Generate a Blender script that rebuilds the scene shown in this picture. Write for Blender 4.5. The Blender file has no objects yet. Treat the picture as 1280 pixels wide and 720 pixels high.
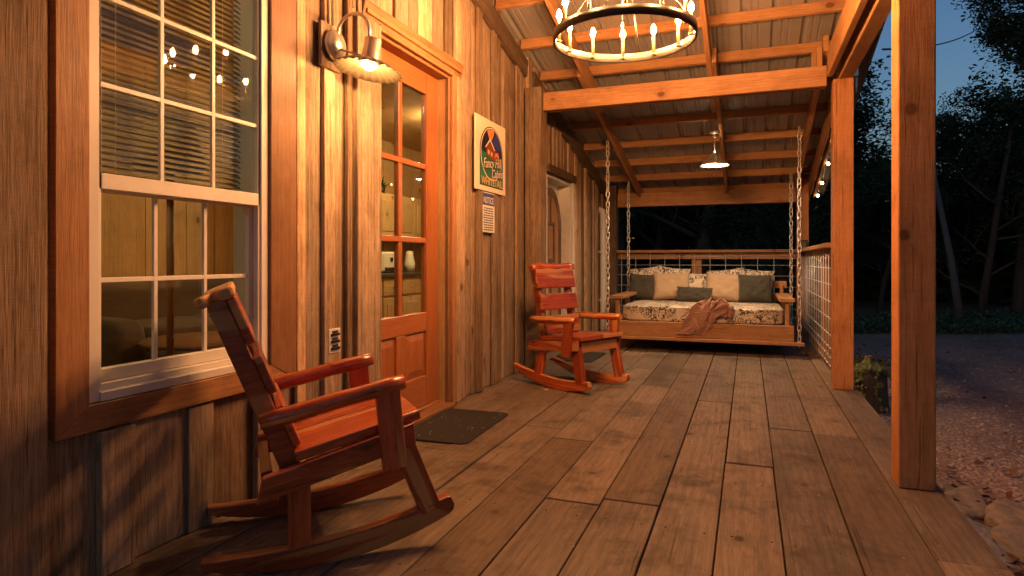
import bpy, bmesh, math, random
from mathutils import Vector, Matrix, noise
R = random.Random(7)
PI = math.pi
rad = math.radians
sc = bpy.context.scene
COL = sc.collection
V = Vector

# ------------------------------------------------------------------ mesh builder
class MB:
    """collects boxes, bars, tubes and plates with metre-scale UVs (U along the grain) and one random value per board"""
    def __init__(self):
        self.v = []; self.f = []; self.uv = []; self.rn = []; self.sm = []
    def _face(self, idx, uvs, r, smooth=False):
        self.f.append(idx); self.uv.append(uvs); self.rn.append(r); self.sm.append(smooth)
    def box(self, x0, x1, y0, y1, z0, z1, M=None, axis=None, rnd=None):
        r = R.random() if rnd is None else rnd
        ou, ov = R.uniform(0, 50), R.uniform(0, 50)
        lo = (min(x0, x1), min(y0, y1), min(z0, z1)); hi = (max(x0, x1), max(y0, y1), max(z0, z1))
        d = [hi[i] - lo[i] for i in range(3)]
        L = d.index(max(d)) if axis is None else axis
        b = len(self.v)
        cs = [(x, y, z) for x in (lo[0], hi[0]) for y in (lo[1], hi[1]) for z in (lo[2], hi[2])]
        for c in cs:
            p = V(c)
            self.v.append(M @ p if M else p)
        quads = [((0, 1, 3, 2), 0), ((4, 6, 7, 5), 0), ((0, 4, 5, 1), 1), ((2, 3, 7, 6), 1), ((0, 2, 6, 4), 2), ((1, 5, 7, 3), 2)]
        for q, n in quads:
            ax = [i for i in range(3) if i != n]
            if L in ax:
                a = L; c = [i for i in ax if i != L][0]
                su = 1.0
            else:
                a, c = ax; su = .15
            k = .37 * n
            self._face([b + i for i in q], [(cs[i][a] * su + ou, cs[i][c] + ov + k) for i in q], r)
        return self
    def bar(self, p0, p1, w, h, up=(0, 0, 1), rnd=None):
        p0, p1 = V(p0), V(p1); d = p1 - p0; L = d.length; x = d.normalized()
        up = V(up); y = up.cross(x)
        if y.length < 1e-4: y = V((0, 1, 0)).cross(x)
        y.normalize(); z = x.cross(y)
        M = Matrix((x, y, z)).transposed().to_4x4(); M.translation = p0
        return self.box(0, L, -w / 2, w / 2, -h / 2, h / 2, M, axis=0, rnd=rnd)
    def tube(self, pts, rads, n=10, rnd=None, caps=True, wob=0.0):
        r = R.random() if rnd is None else rnd
        ou, ov = R.uniform(0, 50), R.uniform(0, 50)
        pts = [V(p) for p in pts]
        if not hasattr(rads, '__len__'): rads = [rads] * len(pts)
        b = len(self.v); prev = None; u = 0; us = []
        for i, p in enumerate(pts):
            t = (pts[min(i + 1, len(pts) - 1)] - pts[max(i - 1, 0)]).normalized()
            if prev is None:
                a = V((0, 0, 1)) if abs(t.z) < .9 else V((1, 0, 0))
                nrm = t.cross(a).normalized()
            else:
                nrm = (prev - t * prev.dot(t)).normalized()
            prev = nrm; bi = t.cross(nrm)
            if i: u += (pts[i] - pts[i - 1]).length
            us.append(u)
            for k in range(n):
                an = 2 * PI * k / n
                rr = rads[i] * (1 + (wob * noise.noise(V((math.cos(an) * 2, math.sin(an) * 2, u * 6 + ou))) if wob else 0))
                self.v.append(p + (nrm * math.cos(an) + bi * math.sin(an)) * rr)
        for i in range(len(pts) - 1):
            for k in range(n):
                k2 = (k + 1) % n; per = 2 * PI * rads[i]
                self._face([b + i * n + k, b + i * n + k2, b + (i + 1) * n + k2, b + (i + 1) * n + k],
                           [(us[i] + ou, k / n * per + ov), (us[i] + ou, (k + 1) / n * per + ov), (us[i + 1] + ou, (k + 1) / n * per + ov), (us[i + 1] + ou, k / n * per + ov)], r, True)
        if caps:
            for s, i in ((1, 0), (-1, len(pts) - 1)):
                ids = [b + i * n + k for k in range(n)]
                uvs = [(math.cos(2 * PI * k / n) * rads[i] * .3 + ou, math.sin(2 * PI * k / n) * rads[i] + ov) for k in range(n)]
                if s == 1: ids, uvs = ids[::-1], uvs[::-1]
                self._face(ids, uvs, r)
        return self
    def lathe(self, prof, n=32, M=None, smooth=True, rnd=None, flute=0.0, nfl=24, close=False):
        """prof: (radius, height) pairs turned round the local z axis"""
        r = R.random() if rnd is None else rnd
        b = len(self.v); m = len(prof)
        for (pr, pz) in prof:
            for k in range(n):
                an = 2 * PI * k / n
                q = pr * (1 + flute * math.cos(an * nfl) * (pr / max(p[0] for p in prof)) ** 2)
                p = V((math.cos(an) * q, math.sin(an) * q, pz + (flute * .12 * math.cos(an * nfl) * (pr / max(p_[0] for p_ in prof)) ** 4 if flute else 0)))
                self.v.append(M @ p if M else p)
        rows = m if close else m - 1
        for i in range(rows):
            j = (i + 1) % m
            for k in range(n):
                k2 = (k + 1) % n
                self._face([b + i * n + k, b + i * n + k2, b + j * n + k2, b + j * n + k],
                           [(k / n, i * .05), ((k + 1) / n, i * .05), ((k + 1) / n, i * .05 + .05), (k / n, i * .05 + .05)], r, smooth)
        return self
    def prism(self, poly, t0, t1, M=None, rnd=None, ax='xy'):
        """poly: 2-D outline extruded from t0 to t1 along the local third axis"""
        r = R.random() if rnd is None else rnd
        ou, ov = R.uniform(0, 50), R.uniform(0, 50)
        b = len(self.v); n = len(poly)
        def P(a, c, t):
            p = V((a, c, t)) if ax == 'xy' else (V((t, a, c)) if ax == 'yz' else V((a, t, c)))
            return M @ p if M else p
        for t in (t0, t1):
            for (a, c) in poly: self.v.append(P(a, c, t))
        self._face([b + i for i in range(n)][::-1], [(a + ou, c + ov) for a, c in poly][::-1], r)
        self._face([b + n + i for i in range(n)], [(a + ou, c + ov) for a, c in poly], r)
        s = 0
        for i in range(n):
            j = (i + 1) % n
            e = math.hypot(poly[j][0] - poly[i][0], poly[j][1] - poly[i][1])
            self._face([b + i, b + j, b + n + j, b + n + i], [(s + ou, t0 + ov), (s + e + ou, t0 + ov), (s + e + ou, t1 + ov), (s + ou, t1 + ov)], r)
            s += e
        return self
    def raw(self, verts, faces, uvs=None, smooth=True, rnd=0.5):
        b = len(self.v)
        self.v += [V(p) for p in verts]
        for f in faces:
            self._face([b + i for i in f], [uvs[i] if uvs else (verts[i][0], verts[i][1]) for i in f], rnd, smooth)
        return self
    def mesh(self, name, off=V((0, 0, 0))):
        me = bpy.data.meshes.new(name)
        me.from_pydata([v - off for v in self.v], [], self.f)
        uvl = me.uv_layers.new(name='uv'); ca = me.color_attributes.new('rnd', 'FLOAT_COLOR', 'CORNER')
        i = 0
        uvd = []; cd = []
        for fi, f in enumerate(self.f):
            r = self.rn[fi]
            for k in range(len(f)):
                uvd += self.uv[fi][k]; cd += (r, (r * 7.31) % 1, (r * 13.7) % 1, 1)
        uvl = me.uv_layers['uv']; ca = me.color_attributes['rnd']
        uvl.data.foreach_set('uv', uvd); ca.data.foreach_set('color', cd)
        me.polygons.foreach_set('use_smooth', self.sm)
        bm = bmesh.new(); bm.from_mesh(me); bmesh.ops.recalc_face_normals(bm, faces=bm.faces); bm.to_mesh(me); bm.free()
        me.update()
        return me

def origin(o):
    p = V((0, 0, 0))
    while o: p += o.location; o = o.parent
    return p
def obj(name, mb, mat, parent=None, bevel=0.0, local=False, loc=None, seg=1):
    """links the builder's shapes as ONE mesh; local=True keeps the parent's own (rotated) frame"""
    off = V((0, 0, 0))
    if parent and not local: off = origin(parent)
    if not parent:
        if loc is None:
            lo = V([min(v[i] for v in mb.v) for i in range(3)]); hi = V([max(v[i] for v in mb.v) for i in range(3)])
            loc = V(((lo.x + hi.x) / 2, (lo.y + hi.y) / 2, lo.z))
        if not local: off = V(loc)
    me = mb.mesh(name, off); me.materials.append(mat)
    o = bpy.data.objects.new(name, me); COL.objects.link(o)
    if parent: o.parent = parent
    else: o.location = V(loc)
    if bevel:
        m = o.modifiers.new('bevel', 'BEVEL'); m.width = bevel; m.segments = seg; m.limit_method = 'ANGLE'; m.angle_limit = rad(40)
    return o
def tag(o, label=None, cat=None, group=None, kind=None):
    if label: o['label'] = label
    if cat: o['category'] = cat
    if group: o['group'] = group
    if kind: o['kind'] = kind
    return o
def thing(name, label, cat, loc=(0, 0, 0), rz=0, group=None):
    o = bpy.data.objects.new(name, None); COL.objects.link(o)
    o.location = loc; o.rotation_euler = (0, 0, rz); o.empty_display_size = .1
    return tag(o, label, cat, group)
def copy_tree(o, parent=None):
    c = o.copy(); COL.objects.link(c); c.parent = parent
    for ch in list(o.children): copy_tree(ch, c)
    return c
def text_into(mb, s, size, M, depth=.001, shear=0.0, sx=1.0, bold=0.0, align='CENTER'):
    cu = bpy.data.curves.new('t', 'FONT'); cu.body = s; cu.size = size; cu.extrude = depth; cu.shear = shear; cu.offset = bold
    cu.align_x = align; cu.align_y = 'CENTER'; cu.resolution_u = 3
    o = bpy.data.objects.new('t', cu); COL.objects.link(o)
    me = bpy.data.meshes.new_from_object(o.evaluated_get(bpy.context.evaluated_depsgraph_get()))
    S = Matrix.Diagonal((sx, 1, 1, 1))
    b = len(mb.v)
    mb.v += [M @ (S @ v.co) for v in me.vertices]
    for p in me.polygons: mb._face([b + i for i in p.vertices], [(0, 0)] * len(p.vertices), .5)
    bpy.data.objects.remove(o); bpy.data.curves.remove(cu); bpy.data.meshes.remove(me)
    return mb

# ------------------------------------------------------------------ materials
def newmat(name):
    m = bpy.data.materials.new(name); m.use_nodes = True
    nt = m.node_tree; nt.nodes.clear()
    return m, nt
class NT:
    def __init__(self, nt): self.nt = nt
    def n(self, t, **kw):
        nd = self.nt.nodes.new(t)
        for k, v in kw.items():
            if k.startswith('i_'):
                key = k[2:]; key = int(key) if key.isdigit() else key.replace('_', ' ')
                self.set(nd.inputs[key], v)
            else: setattr(nd, k, v)
        return nd
    def set(self, s, v):
        if isinstance(v, bpy.types.NodeSocket): self.nt.links.new(v, s)
        else: s.default_value = v
    def math(self, op, a, b=0.0, c=0.0, clamp=False):
        nd = self.nt.nodes.new('ShaderNodeMath'); nd.operation = op; nd.use_clamp = clamp
        for i, x in enumerate((a, b, c)): self.set(nd.inputs[i], x)
        return nd.outputs[0]
    def mix(self, f, a, b, mode='MIX'):
        nd = self.nt.nodes.new('ShaderNodeMix'); nd.data_type = 'RGBA'; nd.blend_type = mode
        self.set(nd.inputs[0], f); self.set(nd.inputs[6], a); self.set(nd.inputs[7], b)
        return nd.outputs[2]
    def ramp(self, f, stops):
        nd = self.nt.nodes.new('ShaderNodeValToRGB'); self.set(nd.inputs[0], f)
        el = nd.color_ramp.elements
        while len(el) < len(stops): el.new(.5)
        for e, (p, c) in zip(el, stops):
            e.position = p; e.color = c if len(c) == 4 else (*c, 1)
        return nd.outputs[0]
    def rng(self, x, a, b, c=0.0, d=1.0):
        nd = self.nt.nodes.new('ShaderNodeMapRange'); nd.interpolation_type = 'SMOOTHSTEP'
        for i, v in enumerate((x, a, b, c, d)): self.set(nd.inputs[i], v)
        return nd.outputs[0]
    def noise(self, vec, scale, detail=3, rough=.55, dist=0.0, col=False):
        nd = self.n('ShaderNodeTexNoise', i_Scale=scale, i_Detail=detail, i_Roughness=rough, i_Distortion=dist)
        self.set(nd.inputs['Vector'], vec)
        return nd.outputs[1 if col else 0]
    def vec(self, x, y, z):
        nd = self.nt.nodes.new('ShaderNodeCombineXYZ')
        for i, v in enumerate((x, y, z)): self.set(nd.inputs[i], v)
        return nd.outputs[0]
    def out(self, col, rough=.6, bump=None, bstr=.3, bdist=.01, **kw):
        b = self.n('ShaderNodeBsdfPrincipled')
        self.set(b.inputs['Base Color'], col); self.set(b.inputs['Roughness'], rough)
        for k, v in kw.items(): self.set(b.inputs[k.replace('_', ' ')], v)
        if bump is not None:
            bp = self.n('ShaderNodeBump', i_Strength=bstr, i_Distance=bdist); self.set(bp.inputs['Height'], bump)
            self.nt.links.new(bp.outputs[0], b.inputs['Normal'])
        o = self.n('ShaderNodeOutputMaterial'); self.nt.links.new(b.outputs[0], o.inputs[0])
        return b
def c4(c): return (*c, 1)

def wood(name, dark, light, var=.35, knots=.7, gray=0.0, graycol=(.16, .13, .10), rough=.62, saw=0.0, stain=.35, staincol=None, gs=1.0, spec=.3, bstr=.45, contrast=1.0, heart=0.0, heartcol=(.5, .35, .18), coat=0.0, chk0=.66):
    m, nt = newmat(name); k = NT(nt)
    uv = k.n('ShaderNodeUVMap', uv_map='uv').outputs[0]
    at = k.n('ShaderNodeVertexColor', layer_name='rnd').outputs[0]
    sp = k.n('ShaderNodeSeparateXYZ'); nt.links.new(uv, sp.inputs[0]); u, v = sp.outputs[0], sp.outputs[1]
    sr = k.n('ShaderNodeSeparateColor'); nt.links.new(at, sr.inputs[0]); r1, r2, r3 = sr.outputs[0], sr.outputs[1], sr.outputs[2]
    z = k.math('MULTIPLY', r1, 61.0)
    # knots: cells strongly stretched along the grain bend the rings round them
    kv = k.vec(k.math('MULTIPLY', u, 5.2), k.math('MULTIPLY', v, 6.5), z)
    vo = k.n('ShaderNodeTexVoronoi', i_Scale=1.0, i_Randomness=.95); vo.voronoi_dimensions = '3D'; k.set(vo.inputs['Vector'], kv)
    vs = k.n('ShaderNodeSeparateColor'); nt.links.new(vo.outputs['Color'], vs.inputs[0])
    pres = k.math('GREATER_THAN', vs.outputs[0], 1 - .26 * knots) if knots else 0.0
    kd = vo.outputs['Distance']
    wob = k.noise(k.vec(k.math('MULTIPLY', u, 25), k.math('MULTIPLY', v, 40), z), 1.0, 2)
    kd = k.math('ADD', kd, k.math('MULTIPLY', k.math('SUBTRACT', wob, .5), .10))
    knot = k.math('MULTIPLY', k.rng(kd, .20, .08), pres)
    halo = k.math('MULTIPLY', k.rng(kd, .55, .10), pres)
    vd = k.math('ADD', v, k.math('MULTIPLY', halo, .035))
    n1 = k.noise(k.vec(k.math('MULTIPLY', u, 1.5 * gs), k.math('MULTIPLY', vd, 19 * gs), z), 1.0, 5, .6, .5)
    rn_ = k.noise(k.vec(k.math('MULTIPLY', u, .28 * gs), k.math('MULTIPLY', v, 2.6 * gs), z), 1.0, 2, .5)
    rings = k.math('ADD', .5, k.math('MULTIPLY', k.math('SINE', k.math('ADD', k.math('MULTIPLY', vd, 230 * gs), k.math('MULTIPLY', rn_, 26.0))), .5))
    fib = k.noise(k.vec(k.math('MULTIPLY', u, 9), k.math('MULTIPLY', v, 210), z), 1.0, 3, .65)
    blo = k.noise(k.vec(k.math('MULTIPLY', u, 7), k.math('MULTIPLY', v, 22), k.math('ADD', z, 21.0)), 1.0, 6, .72, .8)
    g = k.math('ADD', k.math('MULTIPLY', n1, .36), k.math('ADD', k.math('MULTIPLY', rings, .05), k.math('ADD', k.math('MULTIPLY', blo, .26), k.math('MULTIPLY', fib, .42))))
    lo, hi = .545 - .20 / contrast, .545 + .20 / contrast
    g = k.rng(g, lo, hi)
    col = k.mix(g, c4(dark), c4(light))
    if heart:
        hn = k.noise(k.vec(k.math('MULTIPLY', u, .8), k.math('MULTIPLY', vd, 9), k.math('ADD', z, 9.0)), 1.0, 3, .5, .4)
        col = k.mix(k.math('MULTIPLY', k.rng(hn, .55, .60), heart), col, c4(heartcol))
    # per board brightness and warmth
    col = k.mix(1.0, col, k.ramp(r2, [(0, (1 - var, 1 - var, 1 - var)), (.5, (1 - var * .35,) * 3), (1, (1 + var * .6, 1 + var * .55, 1 + var * .5))]), 'MULTIPLY')
    if gray:
        gn = k.noise(k.vec(k.math('MULTIPLY', u, 1.6), k.math('MULTIPLY', v, 5), k.math('ADD', z, 3.3)), 1.0, 5, .7)
        gf = k.math('MULTIPLY', k.rng(k.math('ADD', gn, k.math('MULTIPLY', k.math('SUBTRACT', r3, .5), .5)), .35, .65), gray)
        gc = k.mix(g, tuple(x * .55 for x in graycol) + (1,), tuple(x * 1.35 for x in graycol) + (1,))
        col = k.mix(gf, col, gc)
    col = k.mix(k.math('MULTIPLY', halo, .35), col, tuple(x * .6 for x in dark) + (1,))
    kc = k.mix(k.rng(kd, .02, .15), c4((dark[0] * .55, dark[1] * .42, dark[2] * .35)), tuple(x * .28 for x in dark) + (1,))
    col = k.mix(knot, col, kc)
    if stain:
        tc = k.n('ShaderNodeTexCoord').outputs['Object']
        s1 = k.noise(tc, 2.3, 6, .68, .3); s2 = k.noise(tc, 9.0, 5, .7, .2)
        sf = k.math('MULTIPLY', k.rng(k.math('ADD', k.math('MULTIPLY', s1, .65), k.math('MULTIPLY', s2, .35)), .47, .66), stain)
        col = k.mix(sf, col, c4(staincol or tuple(x * .42 for x in dark)))
    # fine checks along the grain
    ck = k.noise(k.vec(k.math('MULTIPLY', u, 1.9), k.math('MULTIPLY', v, 95), k.math('ADD', z, 5)), 1.0, 4, .6)
    chk = k.rng(ck, chk0, chk0 + .06)
    col = k.mix(k.math('MULTIPLY', chk, .6), col, tuple(x * .25 for x in dark) + (1,))
    h = k.math('SUBTRACT', k.math('ADD', k.math('MULTIPLY', fib, .5), k.math('MULTIPLY', n1, .5)), k.math('MULTIPLY', chk, .9))
    if saw:
        sw = k.noise(k.vec(k.math('ADD', k.math('MULTIPLY', u, 190), k.math('MULTIPLY', v, 10)), k.math('MULTIPLY', v, 5), z), 1.0, 3, .6, .3)
        h = k.math('ADD', h, k.math('MULTIPLY', sw, saw * .7))
        col = k.mix(k.math('MULTIPLY', k.rng(sw, .54, .40), saw * .30), col, tuple(x * .45 for x in dark) + (1,))
    ro = k.math('ADD', rough - .1, k.math('MULTIPLY', n1, .2))
    kw = dict(Specular_IOR_Level=spec)
    if coat: kw['Coat_Weight'] = coat; kw['Coat_Roughness'] = .22
    k.out(col, ro, h, bstr, .006, **kw)
    return m

def plain(name, col, rough=.5, metal=0.0, spec=.5, nscale=20.0, namt=.18, bstr=.1, dirt=0.0, bd=.003, **kw):
    m, nt = newmat(name); k = NT(nt)
    tc = k.n('ShaderNodeTexCoord').outputs['Object']
    a = k.noise(tc, nscale, 5, .65)
    c = k.mix(a, tuple(x * (1 - namt) for x in col) + (1,), tuple(min(1, x * (1 + namt)) for x in col) + (1,))
    if dirt:
        b = k.noise(tc, 4.0, 6, .7)
        c = k.mix(k.math('MULTIPLY', k.rng(b, .48, .7), dirt), c, tuple(x * .4 for x in col) + (1,))
    k.out(c, k.math('ADD', rough - .06, k.math('MULTIPLY', a, .12)), a, bstr, bd, Metallic=metal, Specular_IOR_Level=spec, **kw)
    return m
def emit(name, col, strength):
    m, nt = newmat(name); k = NT(nt)
    e = k.n('ShaderNodeEmission', i_Strength=strength); e.inputs[0].default_value = c4(col)
    o = k.n('ShaderNodeOutputMaterial'); nt.links.new(e.outputs[0], o.inputs[0])
    return m
def glass(name, tint=(.92, .95, .92), ior=1.5, boost=1.0):
    m, nt = newmat(name); k = NT(nt)
    t = k.n('ShaderNodeBsdfTransparent'); t.inputs[0].default_value = c4(tint)
    g = k.n('ShaderNodeBsdfGlossy', i_Roughness=.015)
    tc = k.n('ShaderNodeTexCoord').outputs['Object']
    bp = k.n('ShaderNodeBump', i_Strength=.04, i_Distance=.01); k.set(bp.inputs['Height'], k.noise(tc, 3.0, 2))
    nt.links.new(bp.outputs[0], g.inputs['Normal'])
    ge = k.n('ShaderNodeNewGeometry')
    dt = k.n('ShaderNodeVectorMath', operation='DOT_PRODUCT'); nt.links.new(ge.outputs['Normal'], dt.inputs[0]); nt.links.new(ge.outputs['Incoming'], dt.inputs[1])
    q = k.math('SUBTRACT', 1.0, k.math('ABSOLUTE', dt.outputs['Value']), clamp=True)
    f0 = ((ior - 1) / (ior + 1)) ** 2
    fres = k.math('ADD', f0, k.math('MULTIPLY', k.math('POWER', q, 5.0), 1 - f0))
    mx = k.n('ShaderNodeMixShader'); k.set(mx.inputs[0], k.math('MULTIPLY', fres, boost, clamp=True)); nt.links.new(t.outputs[0], mx.inputs[1]); nt.links.new(g.outputs[0], mx.inputs[2])
    o = k.n('ShaderNodeOutputMaterial'); nt.links.new(mx.outputs[0], o.inputs[0])
    return m
def fabric(name, col, col2=None, scale=420.0, rough=.95, pattern=None):
    m, nt = newmat(name); k = NT(nt)
    tc = k.n('ShaderNodeTexCoord').outputs['Object']
    w = k.noise(tc, scale, 2, .5); b = k.noise(tc, 14.0, 4, .6)
    c = k.mix(k.math('ADD', k.math('MULTIPLY', w, .6), k.math('MULTIPLY', b, .4)), tuple(x * .72 for x in col) + (1,), tuple(min(1, x * 1.25) for x in col) + (1,))
    if pattern:
        # inky botanical scribbles: thin contour lines and blots of distorted noise
        a = k.noise(tc, 14.0, 3, .55, 1.8)
        l1 = k.rng(k.math('ABSOLUTE', k.math('SUBTRACT', a, .5)), .040, .020)
        d = k.noise(tc, 24.0, 3, .6, 1.4)
        l2 = k.rng(d, .565, .59)
        msk = k.rng(k.noise(tc, 6.0, 2), .36, .46)
        f = k.math('MULTIPLY', k.math('MAXIMUM', l1, l2), msk)
        c = k.mix(f, c, c4(pattern))
    k.out(c, rough, w, .25, .002, Specular_IOR_Level=.15, Sheen_Weight=.15)
    return m

W_SIDING = wood('weathered_siding_wood', (.27, .165, .095), (.66, .45, .285), var=.66, knots=.6, gray=.6, graycol=(.35, .265, .19), rough=.78, saw=.22, stain=.32, spec=.2, bstr=.9, contrast=1.3, chk0=.62)
W_OLD = wood('old_rough_plank_wood', (.10, .055, .032), (.27, .17, .10), var=.3, knots=.5, gray=.4, graycol=(.15, .115, .085), rough=.8, saw=.4, stain=.5, spec=.2, bstr=.9)
W_TRIM = wood('stained_trim_wood', (.24, .105, .042), (.44, .225, .10), var=.3, knots=.7, rough=.5, stain=.3, spec=.35)
W_PINE = wood('rough_sawn_pine', (.32, .147, .058), (.52, .285, .13), var=.16, knots=.55, rough=.62, saw=.16, stain=.28, spec=.25, contrast=1.15, chk0=.63)
W_POST = wood('rough_sawn_post_wood', (.36, .142, .050), (.54, .25, .10), var=.10, knots=.8, rough=.7, saw=.45, stain=.4, spec=.2, bstr=.9, chk0=.605, contrast=1.1)
W_DECK = wood('worn_deck_boards', (.142, .099, .066), (.285, .207, .14), var=.44, knots=.7, gray=.55, graycol=(.21, .168, .13), rough=.66, saw=.08, stain=.8, spec=.3, bstr=.6, gs=.8, contrast=1.15, chk0=.635)
W_CEDAR = wood('varnished_red_cedar', (.21, .030, .008), (.52, .100, .025), var=.36, knots=.9, rough=.30, stain=.15, spec=.5, heart=.75, heartcol=(.62, .30, .10), coat=.5, gs=.9, bstr=.25, contrast=1.5)
W_CEDAR_RAW = wood('pale_live_edge_cedar', (.45, .22, .09), (.66, .40, .18), var=.1, knots=.2, rough=.5, stain=.1)
W_DOOR = wood('varnished_door_wood', (.27, .080, .024), (.46, .165, .054), var=.10, knots=0, rough=.36, stain=.1, spec=.5, coat=.25, gs=1.3, bstr=.2)
W_KIT = wood('knotty_pine_panelling', (.42, .24, .10), (.62, .42, .20), var=.15, knots=.8, rough=.45, stain=.1)
W_BARK = wood('dark_bark', (.05, .036, .026), (.12, .09, .07), var=.2, knots=0, rough=.9, stain=.3, bstr=1.0, gs=.5)
M_VINYL = plain('white_vinyl', (.74, .70, .64), .38, nscale=30, namt=.05, dirt=.18)
M_WHITE = plain('white_paint', (.66, .62, .56), .5, nscale=12, namt=.08, dirt=.2)
M_CHAIN = plain('galvanised_chain', (.70, .66, .60), .38, metal=.55, nscale=60, namt=.2)
M_WIRE = plain('galvanised_wire', (.66, .66, .66), .45, metal=.35, nscale=60)
M_BLACK = plain('black_iron', (.025, .022, .020), .45, metal=.3, nscale=40, namt=.3)
M_RUBBER = plain('dark_rubber_mat', (.022, .020, .018), .9, nscale=300, namt=.5, bstr=.8, dirt=.2)
M_GALV = plain('galvanised_lamp_metal', (.60, .56, .50), .36, metal=.75, nscale=25, namt=.12)
M_RINGIN = plain('brushed_gold_lining', (.075, .060, .042), .55, metal=.0, nscale=25)
M_CREAM = plain('cream_enamel', (.70, .64, .54), .4, nscale=25, namt=.05)
M_GLASS = glass('window_glass', (.80, .83, .74), 1.5, 1.2)
M_DGLASS = glass('door_glass', (.90, .90, .84), 1.45, .8)
E_BULB = emit('warm_filament_bulb', (1.0, .44, .155), 790.0)
E_SCONCE = emit('sconce_bulb_glow', (1.0, .50, .17), 170.0)
E_PEND = emit('pendant_bulb_glow', (1.0, .66, .38), 75.0)
E_STR = emit('string_bulb_glow', (1.0, .62, .28), 30.0)
M_SLEEVE = plain('brass_candle_sleeve', (.16, .115, .06), .45, metal=.2, nscale=30)
E_KIT2 = emit('front_room_added_lamp', (1.0, .80, .42), 20.0)  # emission of the lamp added to brighten the front room
E_KIT = emit('kitchen_added_lamp', (1.0, .72, .36), 110.0)  # emission of the lamp added to brighten the kitchen
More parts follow.
